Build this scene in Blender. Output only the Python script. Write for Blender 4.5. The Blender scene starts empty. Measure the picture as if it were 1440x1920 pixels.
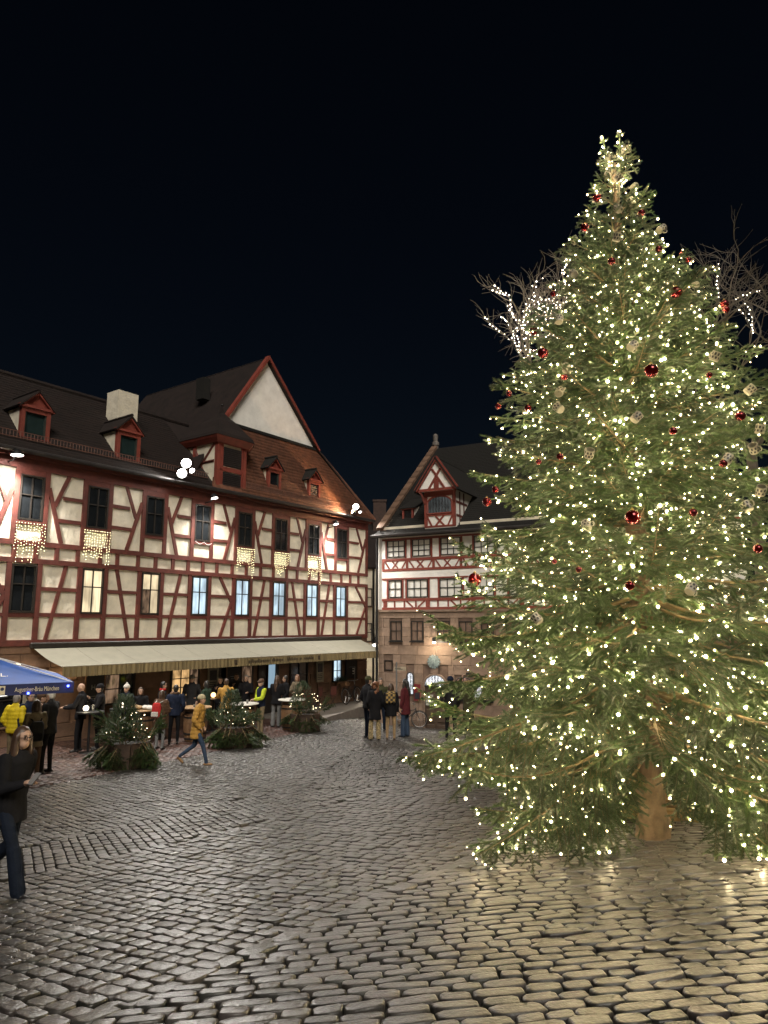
import bpy, bmesh, math, random
import numpy as np
from mathutils import Vector, Matrix, Quaternion

S = bpy.context.scene
COL = S.collection
R = math.radians
rng = random.Random(7)

# ------------------------------------------------------------------ camera
CAMZ = 3.6
FPX = 1300.0
PITCH = R(9.26)
cam_d = bpy.data.cameras.new('camera')
cam_d.sensor_fit = 'VERTICAL'; cam_d.sensor_height = 36.0; cam_d.sensor_width = 27.0
cam_d.lens = FPX / 1920.0 * 36.0
cam_d.clip_start = 0.1; cam_d.clip_end = 3000
cam = bpy.data.objects.new('camera', cam_d)
cam.location = (0, 0, CAMZ); cam.rotation_euler = (math.pi / 2 + PITCH, 0, 0)
COL.objects.link(cam); S.camera = cam

# ------------------------------------------------------------------ world, sun, exposure
W = bpy.data.worlds.new('World'); S.world = W; W.use_nodes = True
wn = W.node_tree.nodes; wl = W.node_tree.links
sky = wn.new('ShaderNodeTexSky'); sky.sky_type = 'NISHITA'; sky.sun_disc = False
SUN_EL = R(42); SUN_AZ = math.atan2(0.15, -0.99)
sky.sun_elevation = SUN_EL; sky.sun_rotation = SUN_AZ
sky.air_density = 1.0; sky.dust_density = 0.3; sky.ozone_density = 4.0
bg = wn['Background']; bg.inputs[1].default_value = 0.00042
wl.new(sky.outputs[0], bg.inputs[0])
sun_d = bpy.data.lights.new('sun', 'SUN'); sun_d.energy = 0.88; sun_d.angle = R(30); sun_d.color = (1.0, 0.92, 0.80)
sun = bpy.data.objects.new('sun', sun_d); COL.objects.link(sun)
sdir = Vector((math.sin(SUN_AZ) * math.cos(SUN_EL), math.cos(SUN_AZ) * math.cos(SUN_EL), math.sin(SUN_EL)))
sun.rotation_euler = sdir.to_track_quat('Z', 'Y').to_euler()
vs = S.view_settings
vs.view_transform = 'Standard'; vs.look = 'None'; vs.gamma = 1.0; vs.use_curve_mapping = False
vs.exposure = 1.6
S.render.engine = 'CYCLES'
S.cycles.use_denoising = True
S.cycles.max_bounces = 5; S.cycles.diffuse_bounces = 2; S.cycles.glossy_bounces = 2
S.cycles.transmission_bounces = 3; S.cycles.transparent_max_bounces = 4
S.cycles.sample_clamp_indirect = 4.0; S.cycles.sample_clamp_direct = 8.0
S.cycles.caustics_reflective = False; S.cycles.caustics_refractive = False
try: S.cycles.use_light_tree = True
except Exception: pass

# ------------------------------------------------------------------ ground shape
def smooth(a, b, v):
    t = min(1.0, max(0.0, (v - a) / (b - a))); return t * t * (3 - 2 * t)
def gz(x, y):
    h = 1.35 + 2.6 * (1 - math.exp(-max(y, -5) / 14)) - 0.32 * math.tanh(x / 4) * math.exp(-max(y - 8, 0) / 12)
    h += 0.75 * smooth(21, 31, y) * smooth(-3, 2, x)
    return CAMZ - h

# ------------------------------------------------------------------ object helpers
def tag(o, label=None, cat=None, group=None, kind=None):
    if label: o['label'] = label
    if cat: o['category'] = cat
    if group: o['group'] = group
    if kind: o['kind'] = kind
    return o
def empty(name, loc=(0, 0, 0), rz=0.0, label=None, cat=None, group=None):
    o = bpy.data.objects.new(name, None); COL.objects.link(o)
    o.location = loc; o.rotation_euler = (0, 0, rz); o.empty_display_size = 0.2
    return tag(o, label, cat, group)
def link(name, me, parent=None, loc=None, rot=None):
    o = bpy.data.objects.new(name, me); COL.objects.link(o)
    if parent is not None: o.parent = parent
    if loc is not None: o.location = loc
    if rot is not None: o.rotation_euler = rot
    return o
def copy_tree(o, parent=None):
    c = o.copy(); COL.objects.link(c); c.parent = parent
    for ch in list(o.children): copy_tree(ch, c)
    return c
class MB:
    """collects faces for one mesh"""
    def __init__(s): s.v = []; s.f = []; s.m = []
    def add(s, vs_, fs, mi=0):
        b = len(s.v); s.v.extend([tuple(p) for p in vs_])
        for f in fs: s.f.append(tuple(i + b for i in f)); s.m.append(mi)
        return s
    def box(s, x0, x1, y0, y1, z0, z1, mi=0):
        return s.add([(x0,y0,z0),(x1,y0,z0),(x1,y1,z0),(x0,y1,z0),(x0,y0,z1),(x1,y0,z1),(x1,y1,z1),(x0,y1,z1)],
              [(0,3,2,1),(4,5,6,7),(0,1,5,4),(1,2,6,5),(2,3,7,6),(3,0,4,7)], mi)
    def bevbox(s, x0, x1, y0, y1, z0, z1, b=0.01, mi=0):
        # box with chamfered vertical and top edges
        def ring(i, z): return [(x0+i+b,y0+i,z),(x1-i-b,y0+i,z),(x1-i,y0+i+b,z),(x1-i,y1-i-b,z),(x1-i-b,y1-i,z),(x0+i+b,y1-i,z),(x0+i,y1-i-b,z),(x0+i,y0+i+b,z)]
        rs = [ring(b, z0), ring(0, z0 + b), ring(0, z1 - b), ring(b, z1)]
        return s.rings(rs, True, True, mi)
    def rings(s, rs, cap0=True, cap1=True, mi=0, close=True):
        n = len(rs[0]); vs_ = [p for r in rs for p in r]; fs = []
        for k in range(len(rs) - 1):
            for i in range(n if close else n - 1):
                j = (i + 1) % n
                fs.append((k*n+i, k*n+j, (k+1)*n+j, (k+1)*n+i))
        if cap0: fs.append(tuple(range(n - 1, -1, -1)))
        if cap1: fs.append(tuple((len(rs)-1)*n + i for i in range(n)))
        return s.add(vs_, fs, mi)
    def tube(s, pts, rad, n=6, mi=0, cap=True):
        pts = [Vector(p) for p in pts]
        if not hasattr(rad, '__len__'): rad = [rad] * len(pts)
        rs = []; up = Vector((0, 0, 1)); prev = None
        for i, p in enumerate(pts):
            a = pts[max(0, i - 1)]; b = pts[min(len(pts) - 1, i + 1)]
            t = (b - a)
            t = t.normalized() if t.length > 1e-9 else Vector((0, 0, 1))
            if prev is None:
                x = t.cross(up if abs(t.z) < 0.9 else Vector((1, 0, 0))).normalized()
            else:
                x = (prev - t * prev.dot(t))
                x = x.normalized() if x.length > 1e-6 else t.orthogonal().normalized()
            prev = x; y = t.cross(x)
            rs.append([p + (x * math.cos(2*math.pi*k/n) + y * math.sin(2*math.pi*k/n)) * rad[i] for k in range(n)])
        return s.rings(rs, cap, cap, mi)
    def lathe(s, prof, n=16, c=(0, 0, 0), mi=0, cap=True):
        rs = [[(c[0] + r*math.cos(2*math.pi*k/n), c[1] + r*math.sin(2*math.pi*k/n), c[2] + z) for k in range(n)] for r, z in prof]
        return s.rings(rs, cap, cap, mi)
    def prism(s, poly, axis, a0, a1, mi=0):
        """poly in the plane; axis 'y': poly=(x,z); 'x': poly=(y,z); 'z': poly=(x,y)"""
        f = {'y': lambda p, a: (p[0], a, p[1]), 'x': lambda p, a: (a, p[0], p[1]), 'z': lambda p, a: (p[0], p[1], a)}[axis]
        return s.rings([[f(p, a0) for p in poly], [f(p, a1) for p in poly]], True, True, mi)
    def sphere(s, c, r, nu=12, nv=8, mi=0, sc=(1, 1, 1)):
        rs = []
        for k in range(nv + 1):
            a = math.pi * (k + (0.02 if k == 0 else -0.02 if k == nv else 0)) / nv
            rs.append([(c[0] + sc[0]*r*math.sin(a)*math.cos(2*math.pi*i/nu), c[1] + sc[1]*r*math.sin(a)*math.sin(2*math.pi*i/nu), c[2] - sc[2]*r*math.cos(a)) for i in range(nu)])
        return s.rings(rs, True, True, mi)
    def mesh(s, name, mats, smooth=False):
        me = bpy.data.meshes.new(name); me.from_pydata(s.v, [], s.f)
        if not isinstance(mats, (list, tuple)): mats = [mats]
        for m in mats: me.materials.append(m)
        if len(mats) > 1: me.polygons.foreach_set('material_index', s.m)
        bm = bmesh.new(); bm.from_mesh(me); bmesh.ops.recalc_face_normals(bm, faces=bm.faces); bm.to_mesh(me); bm.free()
        if smooth:
            me.polygons.foreach_set('use_smooth', [True] * len(me.polygons))
            if smooth != 'all':
                try: me.set_sharp_from_angle(angle=R(40))
                except Exception: pass
        me.update(); return me
    def build(s, name, mats, parent=None, smooth=False, loc=None, rot=None):
        return link(name, s.mesh(name, mats, smooth), parent, loc, rot)
def raw_mesh(name, v, f, mats, smooth=False, mi=None):
    """numpy verts (n,3), faces (m,k) all of one size"""
    me = bpy.data.meshes.new(name)
    v = np.asarray(v, np.float32); f = np.asarray(f, np.int32); k = f.shape[1]
    me.vertices.add(len(v)); me.vertices.foreach_set('co', v.ravel())
    me.loops.add(f.size); me.loops.foreach_set('vertex_index', f.ravel())
    me.polygons.add(len(f)); me.polygons.foreach_set('loop_start', np.arange(0, f.size, k, dtype=np.int32))
    for m in (mats if isinstance(mats, (list, tuple)) else [mats]): me.materials.append(m)
    if mi is not None: me.polygons.foreach_set('material_index', np.asarray(mi, np.int32))
    if smooth: me.polygons.foreach_set('use_smooth', np.ones(len(f), bool))
    me.update(calc_edges=True); me.validate(); return me

# ------------------------------------------------------------------ materials
MATS = {}
def mat(name, col, rough=0.7, var=0.25, scale=6.0, bump=0.0, bscale=None, metal=0.0, col2=None, spec=0.5, emit=None, estr=0.0, coat=0.0, trans=0.0, attr=None, sheen=0.0, stretch=None, objvar=0.0):
    if name in MATS: return MATS[name]
    m = bpy.data.materials.new(name); m.use_nodes = True; MATS[name] = m
    nt = m.node_tree; n = nt.nodes; l = nt.links; p = n['Principled BSDF']
    p.inputs['Roughness'].default_value = rough; p.inputs['Metallic'].default_value = metal
    p.inputs['Specular IOR Level'].default_value = spec; p.inputs['Coat Weight'].default_value = coat
    if sheen: p.inputs['Sheen Weight'].default_value = sheen
    if trans: p.inputs['Transmission Weight'].default_value = trans
    tc = n.new('ShaderNodeTexCoord'); vec = tc.outputs['Object']
    if stretch:
        mp = n.new('ShaderNodeMapping'); mp.inputs['Scale'].default_value = stretch; l.new(vec, mp.inputs[0]); vec = mp.outputs[0]
    nz = n.new('ShaderNodeTexNoise'); nz.inputs['Scale'].default_value = scale; nz.inputs['Detail'].default_value = 5; nz.inputs['Roughness'].default_value = 0.65
    l.new(vec, nz.inputs['Vector'])
    rp = n.new('ShaderNodeValToRGB'); c2 = col2 or tuple(max(0, c * (1 - var)) for c in col); c1 = col if col2 else tuple(min(1, c * (1 + var * 0.5)) for c in col)
    rp.color_ramp.elements[0].position = 0.32; rp.color_ramp.elements[1].position = 0.68
    rp.color_ramp.elements[0].color = (*c2, 1); rp.color_ramp.elements[1].color = (*c1, 1)
    l.new(nz.outputs['Fac'], rp.inputs[0]); out = rp.outputs[0]
    if attr:
        at = n.new('ShaderNodeAttribute'); at.attribute_name = attr
        mx = n.new('ShaderNodeMix'); mx.data_type = 'RGBA'; mx.blend_type = 'MULTIPLY'; mx.inputs[0].default_value = 1.0
        l.new(out, mx.inputs[6]); l.new(at.outputs['Color'], mx.inputs[7]); out = mx.outputs[2]
    if objvar:
        oi = n.new('ShaderNodeObjectInfo'); hs = n.new('ShaderNodeHueSaturation'); mr = n.new('ShaderNodeMapRange')
        mr.inputs['To Min'].default_value = 1 - objvar; mr.inputs['To Max'].default_value = 1 + objvar
        l.new(oi.outputs['Random'], mr.inputs['Value']); l.new(mr.outputs[0], hs.inputs['Value']); l.new(out, hs.inputs['Color']); out = hs.outputs[0]
    l.new(out, p.inputs['Base Color'])
    if rough < 0.95:
        mr2 = n.new('ShaderNodeMapRange'); mr2.inputs['To Min'].default_value = max(0.02, rough - 0.1); mr2.inputs['To Max'].default_value = min(1, rough + 0.1)
        l.new(nz.outputs['Fac'], mr2.inputs['Value']); l.new(mr2.outputs[0], p.inputs['Roughness'])
    if bump:
        nb = n.new('ShaderNodeTexNoise'); nb.inputs['Scale'].default_value = bscale or scale * 4; nb.inputs['Detail'].default_value = 4; l.new(vec, nb.inputs['Vector'])
        bp = n.new('ShaderNodeBump'); bp.inputs['Strength'].default_value = bump; bp.inputs['Distance'].default_value = 0.02
        l.new(nb.outputs['Fac'], bp.inputs['Height']); l.new(bp.outputs[0], p.inputs['Normal'])
    if emit:
        p.inputs['Emission Color'].default_value = (*emit, 1); p.inputs['Emission Strength'].default_value = estr
    return m
def emis(name, col, strength):
    if name in MATS: return MATS[name]
    m = bpy.data.materials.new(name); m.use_nodes = True; MATS[name] = m
    nt = m.node_tree; nt.nodes.remove(nt.nodes['Principled BSDF'])
    e = nt.nodes.new('ShaderNodeEmission'); e.inputs[0].default_value = (*col, 1); e.inputs[1].default_value = strength
    nt.links.new(e.outputs[0], nt.nodes['Material Output'].inputs[0]); return m

M_plaster = mat('plaster', (0.72, 0.665, 0.545), 0.85, 0.22, 1.9, bump=1.0, bscale=7)
M_plaster_w = mat('plaster_white', (0.86, 0.845, 0.81), 0.85, 0.14, 2.0, bump=0.4, bscale=8)
M_timber = mat('timber_red', (0.115, 0.027, 0.019), 0.7, 0.45, 3.0, bump=0.3, bscale=20, objvar=0.12)
M_timber2 = mat('timber_red_bright', (0.22, 0.046, 0.031), 0.65, 0.3, 3.0, bump=0.25, bscale=20, objvar=0.1)
M_frame = mat('window_frame_dark', (0.018, 0.014, 0.011), 0.5, 0.3, 5)
M_glass = mat('window_glass_dark', (0.012, 0.014, 0.016), 0.08, 0.3, 3, spec=0.8)
M_roofA = mat('roof_tile_unlit', (0.014, 0.0072, 0.006), 0.8, 0.45, 2.5, bump=0.4, bscale=14)  # tile colour darkened to carry the dimness of barely lit roofs
M_roofB = mat('roof_tile_red', (0.15, 0.062, 0.036), 0.75, 0.45, 4.0, bump=0.4, bscale=14)
M_roofD = mat('roof_tile_brown', (0.008, 0.0072, 0.0062), 0.85, 0.4, 4.0, bump=0.4, bscale=12)
M_metal = mat('dark_metal', (0.03, 0.03, 0.032), 0.45, 0.3, 5, metal=0.6)
M_zinc = mat('zinc_gutter', (0.06, 0.055, 0.055), 0.5, 0.3, 4, metal=0.5)
M_louver = mat('louver_grey', (0.06, 0.055, 0.06), 0.6, 0.3, 4)
M_gstone = mat('ground_floor_sandstone', (0.16, 0.095, 0.062), 0.85, 0.4, 2.0, bump=0.5, bscale=12, objvar=0.18)
M_dstone = mat('sandstone_block', (0.25, 0.175, 0.13), 0.85, 0.35, 2.2, bump=0.5, bscale=12, objvar=0.14)
M_mortar = mat('mortar', (0.15, 0.10, 0.075), 0.9, 0.3, 3)
M_black = mat('black_paint', (0.008, 0.008, 0.008), 0.5, 0.2, 5)
M_white = mat('white_paint', (0.72, 0.71, 0.68), 0.5, 0.08, 5)
M_wood = mat('brown_wood', (0.14, 0.075, 0.038), 0.6, 0.4, 3, bump=0.3, bscale=14, stretch=(1, 1, 6))
# ------------------------------------------------------------------ ground, cobbles, terrace
M_soil = mat('joint_sand', (0.009, 0.008, 0.0065), 0.95, 0.4, 9, bump=0.6, bscale=40)
M_cobble = mat('granite_cobble', (0.040, 0.0375, 0.034), 0.33, 0.5, 7, bump=0.4, bscale=24, attr='tint', spec=0.5)
M_paver = mat('clinker_paver', (0.07, 0.036, 0.028), 0.5, 0.35, 8, bump=0.3, bscale=30, attr='tint')
M_kerb = mat('kerb_stone', (0.17, 0.15, 0.135), 0.6, 0.3, 5, bump=0.3)

LO = Vector((-0.79, 34.2, 0)); LA = R(54.2)
LX = Vector((math.cos(LA), math.sin(LA), 0)); LY = Vector((-math.sin(LA), math.cos(LA), 0))
def lw(x, y, z=None):
    """left house local -> world (z None: on the ground)"""
    p = LO + LX * x + LY * y
    return Vector((p.x, p.y, gz(p.x, p.y) if z is None else z))
def to_local(x, y):
    d = Vector((x, y, 0)) - LO
    return d.dot(LX), d.dot(LY)

xs = np.concatenate([np.linspace(-400, -42, 7), np.linspace(-40, 40, 121), np.linspace(42, 400, 7)])
ys = np.concatenate([np.linspace(-60, -8, 5), np.linspace(-6, 60, 133), np.linspace(64, 600, 8)])
gv = [(x, y, gz(max(-40, min(40, x)), min(y, 60)) - 0.010) for y in ys for x in xs]
nx = len(xs)
gf = [(j*nx+i, j*nx+i+1, (j+1)*nx+i+1, (j+1)*nx+i) for j in range(len(ys)-1) for i in range(nx-1)]
ground = link('ground', raw_mesh('ground', gv, gf, M_soil, True)); tag(ground, kind='structure')

def cross(ax, ay, bx, by, px, py): return (bx-ax)*(py-ay)-(by-ay)*(px-ax)
EDGE = [(-26, -7.7), (-19.7, -6.6), (-12.0, -5.0), (-9.0, -4.3), (-7.2, -3.3)]     # front edge of the clinker terrace, house coordinates
def on_terrace(x, y):
    u, v = to_local(x, y)
    if u > -7.2: return v > -2.95 + (u + 7.2) * 0.30 and u < 1.2 and v < 1
    for (a, b), (c, d) in zip(EDGE[:-1], EDGE[1:]):
        if a <= u <= c: return v > b + (d - b) * (u - a) / (c - a)
    return False
def region(x, y):
    if on_terrace(x, y): return None
    if cross(-1.43, 4.28, 1.25, 7.87, x, y) < 0.22: return 'A' if y < 12 else 'E'
    if cross(-1.43, 4.28, 1.25, 7.87, x, y) < 0.72: return 'A0'
    if cross(-3.93, 8.17, -1.02, 11.67, x, y) < 0 and y < 13.2 + 0.35 * x: return 'B'
    if cross(-4.04, 10.53, -2.53, 12.82, x, y) < 0 and y < 13.5: return 'C'
    if x < -1.5 + 0.1 * (y - 13) and y < 20: return 'D'
    return 'E'
def inframe(x, y, pad):
    return y > 2.6 and abs(x) < 0.56 * y + pad
REG = dict(A=(2.0, 0.195, 0.120, -6, 12, 2.5, 13), A0=(53, 0.26, 0.17, 0, 14, 0, 0), B=(-38, 0.165, 0.135, 0, 0, 0, 0), C=(-62, 0.165, 0.12, 0, 0, 0, 0),
           D=(-47, 0.15, 0.125, 0, 0, 0, 0), E=(4, 0.165, 0.122, 0, 0, 0, 0))
stones = []
gA = random.Random(77); tA = -8.0; dA = Vector((2.68, 3.59)).normalized(); nA = Vector((-dA.y, dA.x))
while tA < 12:
    ln = gA.uniform(.2, .34); q = Vector((-1.43, 4.28)) + dA * (tA + ln / 2) + nA * .105
    if 2.5 < q.y < 13 and inframe(q.x, q.y, 1.2): stones.append((q.x, q.y, math.atan2(dA.y, dA.x) + gA.gauss(0, .02), ln - .014, .185, 'A0'))
    tA += ln
for key, spec in REG.items():
    if key == 'A0': continue
    ang, sl, sw = R(spec[0]), spec[1], spec[2]
    ca, sa = math.cos(ang), math.sin(ang)
    g = random.Random(hash_seed := sum(map(ord, key)) * 13)
    rad = dict(A=14, A0=14, B=12, C=12, D=18, E=32)[key]
    v = -rad
    while v < rad:
        w = sw * g.uniform(0.86, 1.16); u = -rad + g.uniform(0, sl)
        while u < rad:
            ln = sl * g.choice((0.72, 0.9, 1.0, 1.1, 1.3, 1.5)) * g.uniform(0.92, 1.08)
            cu, cv = u + ln / 2, v + w / 2
            bend = 0.05 * math.sin(cu * 0.45 + spec[0]) + 0.02 * math.sin(cu * 1.3)
            x = cu * ca - (cv + bend) * sa; y = 8 + cu * sa + (cv + bend) * ca
            if 2.5 < y < 37 and inframe(x, y, 1.2) and x < 13 and region(x, y) == key:
                stones.append((x, y, ang + 0.02 * math.cos(cu * 0.45) + g.gauss(0, 0.022), ln - g.uniform(0.006, 0.014), w - g.uniform(0.006, 0.014), key))
            u += ln
        v += w
def inside_house(x, y):
    u, v = to_local(x, y)
    return (u < 0 and v > 0)
stones = [s for s in stones if not inside_house(s[0], s[1])]
def stone_geo(lst, seed, near):
    g = np.random.default_rng(seed); n = len(lst)
    a = np.array([s[2] for s in lst]); L = np.array([s[3] for s in lst]) / 2; Wd = np.array([s[4] for s in lst]) / 2
    X = np.array([s[0] for s in lst]); Y = np.array([s[1] for s in lst])
    if near:
        base = np.array([(-1, -.62), (-.74, -1), (.74, -1), (1, -.62), (1, .62), (.74, 1), (-.74, 1), (-1, .62)])
        levels = [(1.0, -0.04), (1.0, 0.010), (0.965, 0.0205), (0.90, 0.0250), (0.82, 0.0262)]
    else:
        base = np.array([(-1, -1), (1, -1), (1, 1), (-1, 1)]); levels = [(1.0, -0.04), (0.98, 0.012), (0.86, 0.025)]
    k = len(base); V = []
    jit = g.normal(0, 0.05, (n, k, 2)); tilt = g.normal(0, 0.024, (n, 2)); dz = g.normal(0, 0.0035, n)
    for sc, z in levels:
        q = (base[None] + jit) * sc
        lx = q[..., 0] * L[:, None]; ly = q[..., 1] * Wd[:, None]
        zz = z + dz[:, None] + (tilt[:, :1] * lx + tilt[:, 1:] * ly) * (z > -0.02)
        wx = X[:, None] + lx * np.cos(a)[:, None] - ly * np.sin(a)[:, None]; wy = Y[:, None] + lx * np.sin(a)[:, None] + ly * np.cos(a)[:, None]
        V.append(np.stack([wx, wy, zz], -1))
    V = np.stack(V, 1)                       # n, levels, k, 3
    G = np.array([gz(x, y) for x, y in zip(X, Y)]); e = 0.1
    GX = np.array([(gz(x + e, y) - gz(x - e, y)) / (2 * e) for x, y in zip(X, Y)]); GY = np.array([(gz(x, y + e) - gz(x, y - e)) / (2 * e) for x, y in zip(X, Y)])
    V[..., 2] += G[:, None, None] + GX[:, None, None] * (V[..., 0] - X[:, None, None]) + GY[:, None, None] * (V[..., 1] - Y[:, None, None])
    nl = len(levels); F = []
    for j in range(nl - 1):
        for i in range(k): F.append((j*k+i, j*k+(i+1) % k, (j+1)*k+(i+1) % k, (j+1)*k+i))
    t = (nl - 1) * k
    if k == 8: F += [(t, t+1, t+2, t+3), (t, t+3, t+4, t+7), (t+4, t+5, t+6, t+7)]
    else: F += [(t, t+1, t+2, t+3)]
    F = np.array(F)
    tint = g.uniform(0.45, 1.5, n)[:, None] * (1 + g.normal(0, 0.05, (n, 3)) * np.array([1, .3, 1]))
    return V.reshape(n, nl * k, 3), F, np.clip(tint, 0.2, 1.6)
def tinted(me, tint, per):
    at = me.color_attributes.new('tint', 'FLOAT_COLOR', 'POINT')
    c = np.ones((len(me.vertices), 4), np.float32); c[:, :3] = np.repeat(tint, per, axis=0); at.data.foreach_set('color', c.ravel())
stones.sort(key=lambda s: s[1])
near_stones = [s for s in stones if inframe(s[0], s[1], 0.05) and s[1] > 3.75]
single = set(id(s) for s in sorted(near_stones, key=lambda s: s[1] - 0.0)[:300])
single_l = [s for s in stones if id(s) in single]
mid_l = [s for s in stones if id(s) not in single and s[1] < 15]; far_l = [s for s in stones if s[1] >= 15]
paving = empty('paving', (0, 0, 0)); tag(paving, kind='structure')
V, F, T = stone_geo(single_l, 1, True)
for i in range(len(single_l)):
    c = V[i].mean(0); me = raw_mesh('cobblestone', V[i] - c, F, M_cobble, True); tinted(me, T[i:i+1], V.shape[1])
    link('cobblestone', me, paving, tuple(c))
for lst, near, sd in ((mid_l, True, 2), (far_l, False, 3)):
    V, F, T = stone_geo(lst, sd, near); n, p, _ = V.shape
    FF = (F[None] + (np.arange(n) * p)[:, None, None]).reshape(-1, 4)
    me = raw_mesh('cobbles', V.reshape(-1, 3), FF, M_cobble, near); tinted(me, T, p)
    o = link('cobbles', me, paving); o['kind'] = 'stuff'
# terrace of small clinker pavers in front of the inn
pv = []
g = random.Random(5)
u = -24.0
while u < -7.2:
    v = -8.0
    off = 0.05 * (int(round(u / 0.11)) % 2)
    while v < 0.0:
        p = lw(u + 0.05, v + off + 0.1)
        if on_terrace(p.x, p.y) and inframe(p.x, p.y, 0.8): pv.append((p.x, p.y, LA + math.pi / 2 + g.gauss(0, 0.01), 0.205, 0.10, 'P'))
        v += 0.213
    u += 0.108
V, F, T = stone_geo(pv, 9, False); V[..., 2] += 0.012
n, p, _ = V.shape
me = raw_mesh('clinker_pavers', V.reshape(-1, 3), (F[None] + (np.arange(n) * p)[:, None, None]).reshape(-1, 4), M_paver); tinted(me, T, p)
o = link('clinker_pavers', me); tag(o, kind='structure')
# raised pavement with kerb stones at the corner of the inn
tz = 0.10
tp = [(-7.2, -2.95), (1.2, -0.43), (1.2, 0.4), (-7.2, 0.4)]
mb = MB(); mb.rings([[tuple(lw(a, b, -0.9)) for a, b in tp], [tuple(lw(a, b, tz)) for a, b in tp]])
rp_ = mb.build('raised_pavement', mat('pavement_slab', (0.20, 0.18, 0.16), 0.5, 0.3, 4, bump=0.3)); tag(rp_, kind='structure')
A_, B_ = lw(-7.2, -2.98, 0), lw(1.2, -0.46, 0)
nk = 9; d = (B_ - A_); dn = d.normalized(); nrm = Vector((dn.y, -dn.x, 0))
for i in range(nk):
    p0 = A_ + d * (i / nk) + dn * 0.01; p1 = A_ + d * ((i + 1) / nk) - dn * 0.01
    q = [p0 + nrm * 0.12, p1 + nrm * 0.12, p1 + nrm * 0.002, p0 + nrm * 0.002]; cen = sum(q, Vector()) / 4
    zb = gz(cen.x, cen.y) - 0.1; zt = tz + 0.012 + g.uniform(-.004, .004)
    MB().rings([[(*(w - cen)[:2], zb) for w in q], [(*(w - cen)[:2], zt - 0.015) for w in q], [(*((w - cen) * 0.985)[:2], zt) for w in q]]).build('kerb_stone', M_kerb, rp_, loc=(cen.x, cen.y, 0))
# ------------------------------------------------------------------ house helpers
def bar(parent, a, b, w, y0, y1, m, name='beam'):
    """timber in the facade plane from (x,z) a to b, width w, depth y0..y1 (y0 is the face towards the square)"""
    ax, az = a; bx, bz = b; L = math.hypot(bx - ax, bz - az); dx, dz = (bx - ax) / L, (bz - az) / L; px, pz = -dz * w / 2, dx * w / 2
    j = lambda: rng.uniform(-0.006, 0.006)
    q = [(ax + px + j(), az + pz + j()), (ax - px + j(), az - pz + j()), (bx - px + j(), bz - pz + j()), (bx + px + j(), bz + pz + j())]
    cx, cz = (ax + bx) / 2, (az + bz) / 2; y0 = y0 + rng.uniform(-0.004, 0.004); e = 0.008
    k = [((x - cx) * (1 - e / max(L, .1)) , (z - cz) * (1 - e / max(L, .1))) for x, z in q]
    mb = MB(); mb.rings([[(x - cx, y1, z - cz) for x, z in q], [(x - cx, y0 + 0.006, z - cz) for x, z in q], [(x, y0, z) for x, z in k]])
    return mb.build(name, m, parent, loc=(cx, 0, cz))
_wc = {}
def window(parent, x0, x1, z0, z1, cols, rows, glass, y=0.03, fr=0.05, bar_w=0.035, fm=None, sill=None, name='window', depth=0.09, split=None):
    """a window part with pane sub-parts: frame in front of y, panes behind; rows may be given as fractions"""
    fm = fm or M_frame; key = (round(x1-x0, 3), round(z1-z0, 3), cols, rows, fm.name, fr, bar_w)
    W_, H_ = x1 - x0, z1 - z0
    zs = [fr + (H_ - 2*fr) * i / rows for i in range(rows + 1)] if not hasattr(rows, '__len__') else [fr + (H_ - 2*fr) * t for t in rows]
    xs_ = [fr + (W_ - 2*fr) * i / cols for i in range(cols + 1)]
    if key not in _wc:
        mb = MB()
        mb.box(0, fr, -0.03, depth, 0, H_); mb.box(W_ - fr, W_, -0.03, depth, 0, H_); mb.box(fr, W_ - fr, -0.028, depth, 0, fr); mb.box(fr, W_ - fr, -0.028, depth, H_ - fr, H_)
        for x in xs_[1:-1]: mb.box(x - bar_w/2, x + bar_w/2, -0.012, 0.05, fr, H_ - fr)
        for z in zs[1:-1]: mb.box(fr, W_ - fr, -0.010, 0.048, z - bar_w/2, z + bar_w/2)
        _wc[key] = mb.mesh('window_frame', fm)
    wdw = link(name, _wc[key], parent, (x0, y, z0))
    for i in range(cols):
        for j in range(len(zs) - 1):
            gk = glass(i, j) if callable(glass) else glass
            w_, h_ = xs_[i+1] - xs_[i] - bar_w + 0.01, zs[j+1] - zs[j] - bar_w + 0.01
            k2 = (round(w_, 3), round(h_, 3), gk.name)
            if k2 not in _wc: _wc[k2] = MB().box(-w_/2, w_/2, 0, 0.008, -h_/2, h_/2).mesh('pane', gk)
            link('pane', _wc[k2], wdw, ((xs_[i] + xs_[i+1]) / 2, 0.022 + 0.002 * ((i + j) % 2), (zs[j] + zs[j+1]) / 2))
    if sill: MB().box(-0.05, W_ + 0.05, -0.10, -0.032, -0.05, 0.0).build('sill', sill, wdw)
    return wdw
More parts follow.
